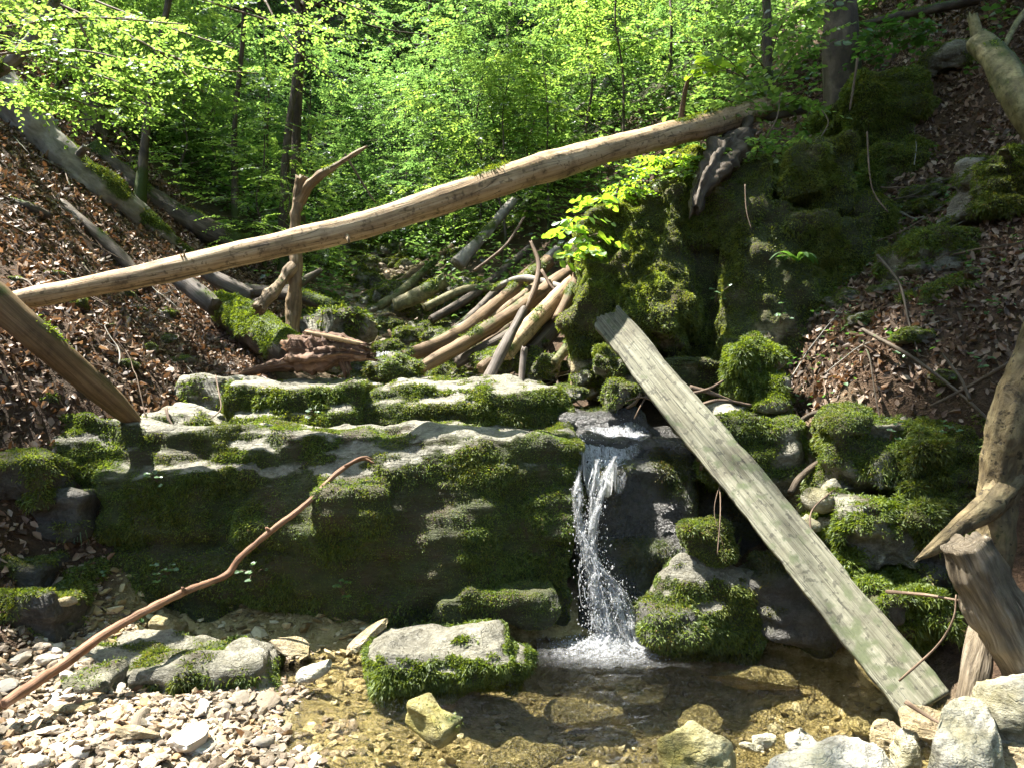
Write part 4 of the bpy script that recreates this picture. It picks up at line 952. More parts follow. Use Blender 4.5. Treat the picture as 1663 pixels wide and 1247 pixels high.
# small upper cascade
cas = empty('waterfall', P(635, 592, 6.9)); tag(cas, 'tiny upper cascade between mossy rocks beyond the ledge', 'waterfall'); cc = np.array(P(635, 592, 6.9)); st = []
for k in range(26):
    px = 612 + 2.1 * k; st.append(tube([P(px, 572 + rng.uniform(-1, 2), 7.0), P(px + rng.normal(0, 1), 578, 6.92), P(px + rng.normal(0, 2), 592 + rng.uniform(-2, 2), 6.88)], rng.uniform(.004, .009), seg=5, step=.03, seed=k))
v, f, uv = tubes(st); child('strand', cas, cc, v, f, M['falls'], kind='stuff')
a = [P(600, 571, 7.3), P(668, 571, 7.3), P(668, 573, 7.0), P(600, 573, 7.0)]
us = np.array(a); us[:, 2] = [1.79, 1.79, 1.775, 1.775]
child('sheet', cas, cc, us, np.array([[3, 2, 1, 0]]), M['water'], attrs={'ripple': np.full(4, .2)})

# ================================================================== LOGS
W1 = [P(22, 488, 4.5), P(200, 455, 4.55), P(400, 410, 4.7), P(600, 363, 4.9), P(850, 283, 5.18), P(1050, 228, 5.7), P(1170, 198, 6.2), P(1262, 166, 6.8)]
log('fallen_log', 'long bare pale log spanning the ravine from bank to cliff', 'log', [(W1, [.055, .070, .079, .084, .098, .090, .098, .105]), ([P(300, 432, 4.62), P(297, 416, 4.56)], [.022, .012]), ([P(560, 374, 4.83), P(566, 392, 4.76)], [.02, .010]), ([P(930, 262, 5.35), P(936, 240, 5.35)], [.025, .014])], m='log', seg=30, step=.025, bumpy=.09, ridge=.05, bn=4, seed=5,
    mossfn=lambda v, n, mo: np.clip(1.6 * n[:, 2] - .75 + .4 * fbm(v, 6, 2, 3), 0, 1) * (sstep(v[:, 0], -.55, -.4) * (1 - sstep(v[:, 0], -.1, .05)) + sstep(v[:, 0], 1.1, 1.3)), dens=30000)
log('fallen_log', 'brown log leaning from the left edge down onto the ledge', 'log', [([P(-80, 425, 4.0), P(60, 545, 4.2), P(170, 640, 4.5), P(218, 684, 4.72)], [.085, .08, .072, .042])], m='oldlog', seg=24, seed=6, moss=(-.1, .5, .5), bumpy=.07)
log('fallen_tree', 'thick grey mossy trunk lying up the left leaf slope', 'log', [([P(-70, 75, 7.3), P(0, 145, 7.4), P(100, 254, 7.6), P(185, 322, 7.8), P(228, 358, 8.0), P(320, 440, 8.5)], [.22, .20, .175, .165, .15, .13]), ([P(-30, 130, 7.0), P(30, 90, 6.8), P(85, 10, 6.7), P(110, -60, 6.7)], [.07, .05, .045, .04]), ([P(130, 250, 7.5), P(137, 240, 7.4)], [.04, .03])], m='greybark', seg=28, seed=7, moss=(-.05, .9, .6), dens=16000, bumpy=.12, mossmat='moss', mossfn=lambda v, n, mo: mo + .5 * sstep(v[:, 0], -4.2, -3.8))
log('fallen_tree', 'second mossy trunk lying behind the thick grey trunk on the left slope', 'log', [([P(150, 245, 9.0), P(250, 325, 9.0), P(360, 385, 9.0), P(420, 405, 9.2)], [.13, .14, .13, .12])], m='bark', seed=8, moss=(.1, .7, .6), dens=7000)
log('fallen_log', 'thin mossy log lying across the upper left leaf slope', 'log', [([P(-20, 320, 6.2), P(40, 335, 6.2), P(85, 352, 6.3)], [.035, .04, .03])], m='bark', seed=9, moss=(.3, .5, .5), dens=12000, seg=10)
log('fallen_log', 'narrow bark pole lying down the left leaf slope', 'log', [([P(100, 330, 7), P(190, 410, 6.9), P(240, 470, 6.8)], [.04, .05, .05])], m='bark', seed=10, seg=10)
log('fallen_log', 'dark wet log on the leaf slope under the spanning log', 'log', [([P(285, 448, 6.6), P(320, 475, 6.55), P(348, 500, 6.5)], [.07, .085, .075])], m='greywood', seed=11, moss=(.0, .5, .2))
log('fallen_log', 'small dark log lower down the leaf slope beside the dark wet log', 'log', [([P(330, 440, 7.2), P(375, 465, 7.2), P(410, 480, 7.2)], [.06, .07, .06])], m='greywood', seed=12)
# snag with mossy fallen stem
log('broken_tree', 'broken dead tree with one side branch standing above the mossy log', 'dead tree', [([P(470, 560, 6.3), P(480, 450, 6.3), P(478, 380, 6.3), P(484, 330, 6.3), P(490, 288, 6.25)], [.06, .052, .05, .048, .046]),
     ([P(484, 330, 6.3), P(508, 296, 6.2), P(545, 270, 6.1), P(596, 238, 6.0)], [.045, .036, .028, .010]), ([P(478, 430, 6.3), P(450, 468, 6.1), P(418, 502, 5.9)], [.04, .05, .055])], m='snag', seed=13, moss=(-.05, .8, .4), bumpy=.3, ridge=.15, bn=9, step=.015, seg=24, dens=14000)
log('fallen_log', 'bright mossy log ending in torn reddish wood behind the ledge', 'log', [([P(365, 500, 7.2), P(410, 530, 6.6), P(455, 560, 6.15), P(480, 580, 5.95)], [.17, .16, .15, .14])], m='bark', seed=14, moss=(.55, .5, .5), dens=22000, seg=24)
log('root_stump', 'torn reddish brown root wood at the end of the mossy log', 'stump', [([P(470, 575, 5.85), P(520, 575, 5.8), P(560, 572, 5.8), P(600, 578, 5.8)], [.10, .12, .07, .025]), ([P(500, 550, 5.9), P(550, 553, 5.85), P(590, 562, 5.8)], [.05, .045, .02]), ([P(480, 590, 5.8), P(420, 600, 5.75), P(380, 612, 5.7)], [.05, .03, .012]), ([P(555, 580, 5.8), P(562, 600, 5.75)], [.04, .03])], m='torn', seed=15, moss=(-.4, .4, .2), bumpy=.32, ridge=.45, bn=20, step=.010, jag=.09, seg=40)
log('fallen_branch', 'pale bare branch lying on the torn reddish root wood', 'branch', [([P(498, 540, 5.75), P(545, 550, 5.75), P(590, 560, 5.8)], [.016, .02, .016])], m='log', seed=16, dens=0, seg=10)
log('fallen_log', 'dark mossy log lying under the broken dead tree', 'log', [([P(380, 470, 7.8), P(480, 480, 7.6), P(545, 500, 7.5)], [.06, .07, .06]), ([P(400, 500, 7.6), P(470, 470, 7.7), P(520, 440, 8)], [.04, .05, .03])], m='bark', seed=17, moss=(.2, .6, .4))
PILE = [([P(655, 580, 6.9), P(735, 548, 7.1), P(800, 500, 7.5), P(890, 425, 8.2)], [.06, .065, .07, .075], 'oldlog', 'brown log of the pile with its tip left by the tiny cascade'),
        ([P(678, 600, 6.6), P(745, 563, 6.8), P(830, 510, 7.1), P(930, 440, 7.6)], [.055, .065, .07, .075], 'oldlog', 'long mottled log lying foremost across the log pile'),
        ([P(820, 575, 6.4), P(870, 520, 6.7), P(930, 460, 7.0)], [.075, .08, .085], 'log', 'yellowish split log at the right of the log pile'),
        ([P(862, 570, 6.7), P(900, 530, 6.9), P(940, 490, 7.1)], [.07, .075, .08], 'greywood', 'dark log right of the yellowish split log'),
        ([P(792, 618, 6.0), P(815, 570, 6.2), P(850, 505, 6.5)], [.045, .045, .04], 'greywood', 'thin upright grey log propped before the pile'),
        ([P(846, 622, 6.0), P(850, 580, 6.1), P(852, 565, 6.1)], [.025, .028, .028], 'greywood', 'short dark stub standing under the log pile'),
        ([P(640, 497, 8.6), P(680, 480, 8.6), P(722, 455, 8.7)], [.08, .085, .085], 'yellowbark', 'mossy yellow log end behind the log pile'),
        ([P(742, 430, 8.6), P(775, 395, 8.8), P(835, 325, 9.3)], [.09, .07, .05], 'greybark', 'slender grey log sloping up behind the long spanning log'),
        ([P(585, 515, 9.0), P(650, 475, 9.2), P(705, 425, 9.8)], [.05, .055, .05], 'yellowbark', 'mossy thin log leaning behind the upper stream rocks'),
        ([P(770, 540, 7.6), P(820, 480, 7.9), P(870, 430, 8.3)], [.05, .055, .05], 'oldlog', 'dark log deep inside the log pile'),
        ([P(700, 560, 7.9), P(760, 520, 8.0), P(815, 465, 8.2)], [.05, .05, .05], 'bark', 'dark bark log behind the log pile'),
        ([P(690, 566, 7.2), P(780, 528, 7.35), P(880, 458, 7.8)], [.035, .04, .045], 'snag', 'slim brown log wedged between the two long logs of the pile'),
        ([P(740, 590, 6.9), P(820, 548, 6.9), P(910, 500, 7.0)], [.05, .055, .06], 'bark', 'mossy dark log lying low under the log pile'),
        ([P(800, 470, 8.0), P(850, 452, 7.7), P(925, 470, 7.2)], [.03, .035, .03], 'greybark', 'grey branch crossing the top of the log pile'),
        ([P(690, 500, 8.4), P(760, 470, 8.5), P(850, 470, 8.6)], [.05, .05, .04], 'yellowbark', 'short mossy log across the stream behind the pile'),
        ([P(905, 520, 6.6), P(930, 470, 6.8), P(945, 430, 7.0)], [.05, .05, .05], 'oldlog', 'brown log end jammed upright against the cliff'),
        ([P(720, 548, 7.4), P(800, 500, 7.7), P(905, 405, 8.4)], [.04, .045, .05], 'greybark', 'long grey log at the back of the log pile'),
        ([P(755, 575, 7.0), P(830, 528, 7.2), P(920, 452, 7.6)], [.035, .04, .045], 'snag', 'slim pale brown log on top of the log pile'),
        ([P(700, 520, 8.3), P(770, 478, 8.5), P(860, 405, 9.0)], [.045, .05, .05], 'bark', 'bark-covered log behind the grey one of the log pile'),
        ([P(780, 600, 6.5), P(845, 545, 6.7), P(925, 482, 7.0)], [.05, .055, .06], 'oldlog', 'stout brown log at the foot of the log pile'),
        ([P(845, 450, 8.0), P(862, 500, 7.4), P(885, 560, 6.7)], [.03, .035, .03], 'bark', 'dark branch lying across the parallel logs'),
        ([P(600, 500, 9.4), P(660, 452, 9.8), P(735, 400, 10.4)], [.05, .05, .045], 'oldlog', 'far brown log leaning on the bank above the stream rocks'),
        ([P(900, 590, 6.2), P(925, 560, 6.3), P(945, 535, 6.3)], [.04, .045, .04], 'yellowbark', 'short mossy log at the cliff foot right of the pile'),
        ([P(560, 440, 12), P(610, 420, 12), P(640, 400, 12.5)], [.06, .06, .05], 'greybark', 'far thin grey log on the leafy bank beyond the broken tree'),
        ([P(500, 470, 10), P(560, 440, 11), P(600, 425, 11.5)], [.05, .05, .04], 'bark', 'dark pole on the far bank beyond the broken tree')]
for i, (p, rr, m, lb) in enumerate(PILE):
    log('fallen_log', lb, 'log', [(p, rr)], m=m, seed=20 + i, moss=(-.05 if m != 'yellowbark' else .15, .7, .4), dens=9000, seg=16, bumpy=.12, group='logs heaped in the upper stream')
r = np.random.default_rng(3)
for (pts, rad, lb) in [([P(862, 392, 7.4), P(875, 430, 7.3), P(868, 470, 7.2), P(850, 510, 7.1)], [.012, .022, .03, .02], 'brown upright branch across the log pile'),
                       ([P(560, 250, 9), P(590, 300, 9), P(610, 330, 9)], .012, 'thin twig among the leaves beyond the broken tree'),
                       ([P(770, 440, 8), P(820, 400, 8.2), P(850, 355, 8.3)], .014, 'bare twig standing behind the log pile'),
                       ([P(880, 440, 7.2), P(900, 470, 7.1), P(930, 480, 7.0)], .014, 'bent brown twig near the cliff end of the pile')]:
    log('branch', lb, 'branch', [(pts, np.broadcast_to(rad, (len(pts),)))], m='twig', seg=8, dens=0, seed=int(pts[0][0] * 100) % 97)
r = np.random.default_rng(91)
def loose(n, boxes, label, group, ln=(.25, .9), rad=(.004, .014)):
    for k in range(n):
        x0, x1, y0, y1 = boxes[k % len(boxes)]; x, y = r.uniform(x0, x1), r.uniform(y0, y1); a = r.uniform(0, 6.283); L = r.uniform(*ln)
        ts = np.linspace(-.5, .5, 7) * L; kx = np.cumsum(r.normal(0, .028 * L, 7)); ky = np.cumsum(r.normal(0, .028 * L, 7)); xs = x + np.cos(a) * ts + kx; ys = y + np.sin(a) * ts + ky
        z = H(xs, ys); z = z.max() * .25 + z * .75 + .02 + r.uniform(0, .05); rr = r.uniform(*rad)
        log('twig', label, 'twig', [(np.stack([xs, ys, z], 1), np.linspace(rr, rr * .35, 7))] + ([(np.stack([xs[[j_]] + np.array([0, .1, .17]) * L * np.cos(a + .8), ys[[j_]] + np.array([0, .1, .17]) * L * np.sin(a + .8), z[j_] + np.array([0, .02, .05])], 1), [rr * .5, rr * .35, rr * .15]) for j_ in (2, 4)] if k % 2 else []), m=['twig', 'greybark', 'bark'][k % 3], seg=6, step=.03, dens=0, seed=k, bumpy=.35, jag=.002, bn=25, group=group)
loose(44, [(-.9, .9, 6.3, 8.6), (-.2, 1.0, 6.0, 8.0)], 'thin dead stick lying about the log pile', 'sticks about the log pile', (.3, 1.3), (.006, .02))
loose(40, [(-4.5, -2.3, 4.8, 7.5)], 'thin dead twig lying among the fallen leaves of the left bank', 'twigs on the left bank', (.2, .7), (.003, .009))
loose(46, [(1.9, 3.6, 4.4, 6.5)], 'thin dead twig lying among the fallen leaves of the right slope', 'twigs on the right slope', (.2, .8), (.003, .010))
loose(14, [(1.0, 1.8, 4.9, 5.3)], 'broken twig in the debris behind the plank', 'debris behind the plank', (.15, .4), (.004, .010))
# log end support on the cliff
log('bark_slab', 'dark broken wood slab propping the spanning log on the cliff', 'wood', [([P(1212, 210, 6.3), P(1170, 258, 5.95), P(1140, 300, 5.75), P(1128, 345, 5.62)], [.08, .12, .09, .03])], m='bark', seed=51, moss=(-.3, .4, .2), bumpy=.45, ridge=.4, bn=9, step=.015, jag=.08, seg=30)
log('fallen_branch', 'thin mossy branch lying under the spanning log on top of the cliff', 'branch', [([P(1180, 195, 6.6), P(1250, 190, 6.6), P(1310, 180, 6.6)], [.02, .03, .03])], m='bark', seed=52, moss=(.2, .5, .4), seg=10)
# right side wood
log('leaning_trunk', 'mossy leaning trunk with a broken side spike at the right edge', 'dead tree', [([P(1720, 500, 3.2), P(1650, 660, 3.25), P(1622, 800, 3.3), P(1618, 900, 3.3), P(1600, 1000, 3.3)], [.10, .088, .075, .07, .06]),
     ([P(1640, 780, 3.3), P(1600, 825, 3.2), P(1560, 855, 3.15), P(1520, 888, 3.1), P(1490, 907, 3.05)], [.07, .05, .036, .024, .006])], m='platebark', seed=53, moss=(-.05, .9, .1), bumpy=.14, ridge=.12, bn=7, step=.014, seg=30, dens=20000, mossmat='moss', mossfn=lambda v, n, mo: np.where(v[:, 0] < 1.98, mo - .6, mo))
log('post', 'rotten thick post leaning in from the right edge, rough grey grain', 'log', [([P(1565, 880, 2.75), P(1620, 990, 2.75), P(1690, 1110, 2.75)], [.074, .09, .098])], m='oldgrey', seed=54, moss=(-.1, .6, .3), bumpy=.16, ridge=.22, seg=44, step=.012, dens=6000, bn=9, jag=.015, mossmat='moss')
log('post', 'split yellow-brown wooden post standing between plank and boulders', 'log', [([P(1612, 960, 2.95), P(1590, 1060, 2.9), P(1570, 1160, 2.85)], [.042, .05, .05])], m='oldgrey', seed=55, moss=(-.3, .4, .3), bumpy=.15, ridge=.2, seg=24, dens=0)
log('fallen_log', 'yellowish thick log lying on the slope in the upper right corner', 'log', [([P(1590, 70, 5.1), P(1625, 105, 4.9), P(1672, 180, 4.7), P(1740, 260, 4.6)], [.08, .095, .105, .11]), ([P(1592, 75, 5.1), P(1580, 28, 5.15)], [.045, .03]), ([P(1625, 90, 5.0), P(1650, 40, 5.2), P(1680, 0, 5.3)], [.015, .02, .02])], m='yellowbark', seed=56, moss=(-.1, .7, .1), seg=26, bumpy=.10, dens=5000, mossmat='moss')
log('fallen_branch', 'dark mossy branch along the top edge in the upper right', 'branch', [([P(1400, 40, 7), P(1480, 22, 7), P(1590, 0, 7)], [.03, .04, .04])], m='bark', seed=57, moss=(.2, .5, .4), seg=10)
# the long foreground stick
log('stick', 'long crooked bare stick leaning from the gravel to the ledge top', 'stick', [([P(4, 1143, 2.98), P(100, 1080, 3.28), P(185, 1020, 3.55), P(290, 965, 3.85), P(365, 935, 4.1), P(390, 905, 4.15), P(440, 862, 4.22), P(500, 815, 4.3), P(545, 770, 4.36), P(585, 745, 4.42), P(608, 752, 4.44)],
     [.020, .024, .021, .019, .018, .018, .016, .015, .013, .011, .006]), ([P(300, 962, 3.86), P(296, 953, 3.84)], [.016, .006]), ([P(440, 864, 4.22), P(432, 856, 4.2)], [.015, .006]), ([P(560, 757, 4.38), P(590, 742, 4.4), P(606, 746, 4.42)], [.010, .007, .004])], m='stick', seed=58, moss=(-.5, .3, .1), seg=12, step=.02, bumpy=.22, ridge=.05, dens=0, bn=16, jag=.004)
# thin vines and twigs
TW = [([P(1168, 770, 4.3), P(1170, 830, 4.12), P(1165, 900, 4.0)], .0035, 'thin pale vine hanging before the small angular boulder'), ([P(1172, 775, 4.3), P(1160, 830, 4.12), P(1176, 890, 4.05)], .0022, 'hair-thin root beside the hanging vine'),
      ([P(1425, 415, 5.2), P(1460, 460, 4.9), P(1475, 520, 4.7), P(1490, 570, 4.5)], .008, 'thin branch standing up from the leaf slope'), ([P(1400, 535, 4.8), P(1480, 580, 4.4), P(1560, 640, 4.1), P(1620, 695, 3.7)], .011, 'dead brown branch running down to the leaning trunk'),
      ([P(1640, 590, 3.9), P(1560, 635, 4.1), P(1510, 660, 4.2)], .010, 'pale dead branch crossing the brown one at the leaning trunk'), ([P(1575, 650, 3.8), P(1560, 615, 3.9), P(1530, 575, 4.1)], .008, 'short crossing twig above the mossy boulders'),
      ([P(1408, 215, 5.9), P(1412, 280, 5.7), P(1420, 315, 5.65), P(1442, 345, 5.55)], .006, 'pale thin root hanging down the shaded cliff'), ([P(1210, 300, 5.6), P(1212, 340, 5.55), P(1220, 372, 5.5)], .005, 'short pale root on the sunlit cliff front'),
      ([P(1393, 95, 6.4), P(1383, 160, 6.4), P(1380, 180, 6.4)], .009, 'thin straight stem beside the large cliff-top tree'), ([P(1335, 180, 6.3), P(1345, 200, 6.2), P(1332, 225, 6.1)], .006, 'pale kinked root below the cliff-top tree'),
      ([P(1245, 225, 6.1), P(1262, 190, 6.2), P(1268, 150, 6.3)], .006, 'thin white twig leaning on the cliff top'), ([P(1460, 1105, 2.9), P(1520, 1050, 2.85), P(1548, 1005, 2.8), P(1553, 965, 2.8)], .004, 'thin curved twig over the lower plank'),
      ([P(1440, 960, 3.3), P(1500, 965, 3.1), P(1560, 975, 3.0)], .007, 'bare twig behind the split wooden post'), ([P(1470, 1138, 2.8), P(1510, 1165, 2.75), P(1545, 1182, 2.7)], .008, 'short brown stick lying on the stones at the plank foot'),
      ([P(350, 610, 5.2), P(356, 640, 5.05), P(358, 665, 4.95), P(335, 685, 4.85)], .005, 'thin bent twig arching beside the square rock step'), ([P(270, 662, 4.85), P(274, 680, 4.8), P(282, 692, 4.78)], .008, 'short peeled stick on the low mossy rock'),
      ([P(1040, 640, 5.0), P(1030, 655, 4.98), P(1018, 662, 4.95)], .012, 'short brown stick jammed left of the plank'), ([P(1060, 625, 5.0), P(1040, 660, 4.9), P(1030, 680, 4.9)], .006, 'dead twig tangled left of the plank'),
      ([P(1060, 650, 4.9), P(1040, 645, 4.95), P(1015, 652, 5.0)], .006, 'thin twig in the tangle left of the plank'), ([P(1120, 628, 4.95), P(1160, 640, 4.9), P(1190, 652, 4.85)], .014, 'brown stick on the debris right of the plank'),
      ([P(1115, 640, 4.95), P(1150, 632, 4.9), P(1175, 618, 4.85)], .009, 'pale twig over the debris right of the plank'), ([P(1130, 660, 4.85), P(1170, 650, 4.85), P(1220, 658, 4.85)], .011, 'twig at the front of the debris right of the plank'),
      ([P(1290, 690, 4.8), P(1330, 670, 4.7), P(1380, 690, 4.6)], .016, 'dark stick on the leaves above the black recess'), ([P(1340, 690, 4.75), P(1365, 705, 4.7)], .010, 'short thick grey stick among the dead leaves'),
      ([P(1283, 800, 4.4), P(1300, 775, 4.5), P(1335, 745, 4.6)], .02, 'dark root curving out of the black recess'), ([P(1272, 895, 4.1), P(1290, 870, 4.2)], .006, 'small pinkish twig under the plank'),
      ([P(1320, 880, 4.0), P(1318, 830, 4.1), P(1360, 790, 4.2)], .005, 'thin twig before the white wet stones'), ([P(1135, 735, 4.7), P(1133, 748, 4.68)], .013, 'cut stick end poking out under the plank'), ([P(1142, 750, 4.7), P(1138, 762, 4.66)], .015, 'lower cut stick end poking out under the plank'),
      ([P(1105, 195, 6.3), P(1112, 150, 6.2), P(1120, 122, 6.1)], .02, 'broken brown stub standing on the spanning log')]
for i, (p, rr, lb) in enumerate(TW):
    log('twig', lb, 'twig', [(p, np.linspace(rr * 1.15, rr * .7, len(p)))], m='bark' if i in (2, 3, 4, 5, 22, 23, 24, 25) else 'twig', seg=7, step=.02, dens=0, moss=(-.6, .2, .1), seed=200 + i, bumpy=.2, jag=.002, bn=12)

# ================================================================== PLANK
def plank():
    a = P(1506, 1146, 3.30); b = P(984, 512, 5.15)
    w0 = P(1545, 1130, 3.22) - P(1466, 1158, 3.36); 
    D = nrm(b - a); Ln = np.linalg.norm(b - a)
    Wv = np.array([.93, -.25, .1]); Wv = nrm(Wv - D * (Wv @ D)); N = np.cross(Wv, D)
    if N[1] > 0: N = -N
    nu, nv = 34, 220
    t = np.linspace(0, 1, nv); wd = .24 * (1 - .07 * t); th = .045
    rngp = np.random.default_rng(2)
    edge = np.stack([t * 0, t * 9, t * 0], 1)
    e0 = fbm(edge, 1, 5, 1) * .009 + .01 * np.minimum(fbm(edge, 2.2, 2, 9) + .35, 0); e1 = fbm(edge, 1, 5, 2) * .009 + .012 * np.minimum(fbm(edge, 1.7, 2, 19) + .3, 0)
    u = np.linspace(-1, 1, nu)
    endn = .03 * noise(np.stack([u * 2.1, u * 0, u * 0], 1), 5) + .012 * noise(np.stack([u * 7, u * 0, u * 0], 1), 6) - .03 * np.abs(u) ** 3
    V = []; UV = []
    for s in (1, -1):
        for j in range(nv):
            tt = t[j]
            sh = np.where(j > nv - 6, endn, 0) * ((j - (nv - 6)) / 5 if j > nv - 6 else 0)
            hw = u * wd[j] / 2 + np.where(u > 0, e1[j], -e0[j]) * np.abs(u)
            c = a + D * (tt * Ln)
            pt = c[None] + Wv[None] * hw[:, None] + D[None] * sh[:, None] + N[None] * (s * th / 2 - s * .006 * np.abs(u) ** 6)[:, None]
            gr = fbm(np.stack([u * 5, np.full(nu, tt * 3), np.full(nu, s)], 1), 1, 3, 7) * .004 - .006 * np.exp(-((u - .35 + .15 * np.sin(tt * 3)) / .04) ** 2) * (s > 0) * sstep(np.array(tt), .2, .5)
            V.append(pt + N[None] * gr[:, None]); UV.append(np.stack([hw, np.full(nu, tt * Ln)], 1))
    V = np.concatenate(V); UV = np.concatenate(UV); m = nu * nv
    i = (np.arange(nv - 1)[:, None] * nu + np.arange(nu - 1)[None]).ravel()
    top = np.stack([i, i + 1, i + nu + 1, i + nu], 1); bot = top[:, ::-1] + m
    k = np.arange(nv - 1) * nu
    s0 = np.stack([k, k + nu, k + nu + m, k + m], 1); s1 = np.stack([k + nu - 1, k + nu - 1 + m, k + 2 * nu - 1 + m, k + 2 * nu - 1], 1)
    k = np.arange(nu - 1); e_0 = np.stack([k, k + m, k + 1 + m, k + 1], 1); q = (nv - 1) * nu + k; e_1 = np.stack([q, q + 1, q + 1 + m, q + m], 1)
    Fq = np.concatenate([top, bot, s0, s1, e_0, e_1])
    tt = ((V - a) @ D) / Ln
    mo = np.clip(.40 - .25 * tt + .35 * fbm(V, 22, 4, 3) + .2 * fbm(V, 3, 2, 5), 0, .6)
    o, c = thing_mesh('plank', 'weathered greenish plank leaning from the pool up to the cliff', 'plank', V, Fq, M['plank'], uv=UV, attrs={'moss': mo})
    add_moss(o, c, V, top, sstep(mo, .52, .68), 26000, M['moss'], 5, ln=.006, w=.0022, clump=0.)
plank()

# ================================================================== LEAF LITTER
def litter(name, label, n, xr, yr, maskf, seed, size=(.016, .066), lift=.014, m='litter'):
    rng = np.random.default_rng(seed)
    x = rng.uniform(*xr, n); y = rng.uniform(*yr, n); z = H(x, y); ok = maskf(x, y, z, rng); x, y, z = x[ok], y[ok], z[ok]; n = len(x)
    N = nrm(Hn(x, y) + rng.normal(0, .55, (n, 3))); A = nrm(np.cross(N, rng.normal(0, 1, (n, 3))))
    Bp = np.stack([x, y, z + rng.uniform(0, lift * 2.2, n)], 1)
    v, f = leaves(Bp, A, N, size[0] + (size[1] - size[0]) * rng.random(n) ** 1.5, .6, rng.uniform(-.5, .9, (n, 1)), rng.uniform(-.8, .9, (n, 1)))
    tag(link(name, mesh(name, v, f, M[m])), label, 'leaves', kind='stuff')
litter('leaf_litter', 'brown fallen leaves covering the left bank', 95000, (-7.5, -1.7), (2.6, 10), lambda x, y, z, r: (x < -2.0 - .1 * (y - 5) + .25 * noise(np.stack([x, y, z], 1) * 2, 3)) & ((y > 4.7) | (x < -2.3) & (z > .3)) & (fbm(np.stack([x, y, z], 1), 1.2, 3, 6) > -.75 + .3 * r.normal(0, 1, len(x))), 1)
litter('leaf_litter', 'scattered dead leaves lying on the gravel', 90, (-2.2, -.4), (2.5, 4.1), lambda x, y, z, r: z > .02, 7, lift=.02)
litter('leaf_litter', 'brown fallen leaves covering the right slope', 62000, (1.5, 6.0), (3.4, 8.5), lambda x, y, z, r: (z > 1.1 + .1 * noise(np.stack([x, y, z], 1) * 2, 3)) & (fbm(np.stack([x, y, z], 1), 1.2, 3, 6) > -.7 + .3 * r.normal(0, 1, len(x))), 2)
# far slopes: low herbs
def herbs(name, label, n, xr, yr, maskf, seed, ll=(.05, .10), hgt=.25, m='leaf_far'):
    rng = np.random.default_rng(seed)
    x = rng.uniform(*xr, n); y = rng.uniform(*yr, n); z = H(x, y); ok = maskf(x, y, z, rng); x, y, z = x[ok], y[ok], z[ok]; n = len(x)
    Mx = 6
    C = np.stack([x, y, z + rng.uniform(.03, hgt, n)], 1); a = rng.uniform(0, 6.283, (n, Mx)); A = nrm(np.stack([np.cos(a), np.sin(a), rng.normal(.0, .3, (n, Mx))], -1))
    N = nrm(UP + rng.normal(0, .35, (n, Mx, 3)))
    B_ = C[:, None] + A * .02 + rng.normal(0, .04, (n, Mx, 3)); L = rng.uniform(*ll, (n, Mx))
    v, f = leaves(B_.reshape(-1, 3), A.reshape(-1, 3), N.reshape(-1, 3), L.ravel(), .6)
    tag(link(name, mesh(name, v, f, M[m])), label, 'undergrowth', kind='stuff')
pm = lambda x, y, z, s, sc=.7: fbm(np.stack([x, y, z], 1), sc, 3, s)
herbs('undergrowth', 'low green herbs covering the ravine sides beyond the logs', 40000, (-12, 12), (8.4, 26), lambda x, y, z, r: (pm(x, y, z, 4) > -.25 + .35 * r.normal(0, 1, len(x))) & ((np.abs(x - xc(y)) > .55) | (y > 14)) & ((x > -3.2) | (y > 10.5)), 11, (.05, .10), .5)
herbs('undergrowth', 'leafy herbs covering the cliff top under the spanning log', 420, (1.4, 3.2), (6.4, 8.2), lambda x, y, z, r: x < 3.1 - .2 * (y - 6), 13, (.04, .08), .2, 'herb')
herbs('undergrowth', 'small green seedlings among the leaves of the right slope', 160, (1.9, 3.8), (4.2, 6.3), lambda x, y, z, r: z > 1.3, 14, (.02, .045), .1, 'herb')
herbs('undergrowth', 'sparse green shoots on the right slope above the cliff', 900, (2.0, 6.0), (6.3, 9.5), lambda x, y, z, r: (pm(x, y, z, 8, 1.2) > .1), 12, (.05, .09), .3, 'herb')

# ================================================================== TREES
sap = [Tree(400 + k, h=5.5 + .5 * k, r=.05, bare=.22, nb=24, blen=1.8, rise=.22, per=7, ll=.066, lean=(.05 * (k - 1), .02), kinks=.12, sub=3, tl=.55, lm=20, tw=.22) for k in range(4)]
bush = [Tree(420 + k, h=2.2 + .3 * k, r=.022, bare=.06, nb=16, blen=1.2, rise=.32, per=7, ll=.062, kinks=.08, sub=2, tl=.42, lm=16, tw=.22) for k in range(3)]
tall = [Tree(440 + k, h=12 + k, r=.13, bare=.18, nb=40, blen=3.0, rise=.26, per=14, ll=.095, kinks=.2, sub=5, tl=.9, lm=20, tw=.25) for k in range(3)]
r = np.random.default_rng(77)
def sp(px, d, z=None): return on_ground((px - 831.5) / F * d, d)
named = [Tree(480 + i, h=6.5 + .4 * i, r=[.05, .045, .06, .075][i], bare=.42, nb=26, blen=1.9, rise=.22, per=8, ll=.066, lm=19, tw=.22, lean=[(.16, 0), (-.02, 0), (-.05, 0), (.02, 0)][i], kinks=.16, sub=3, tl=.52) for i in range(4)]
NAMED = [(named[0], 225, 8.6, 'slender young beech leaning right beside the thick grey fallen trunk', .8, 1.0), (named[1], 385, 10.2, 'thin straight sapling behind the young leaning beech', 2.0, 1.0), (named[2], 460, 9.6, 'young tree with a bent stem left of the broken dead tree', 3.1, 1.0), (named[3], 492, 10.0, 'young twin-stemmed tree right behind the broken dead tree', 4.4, 1.05)]
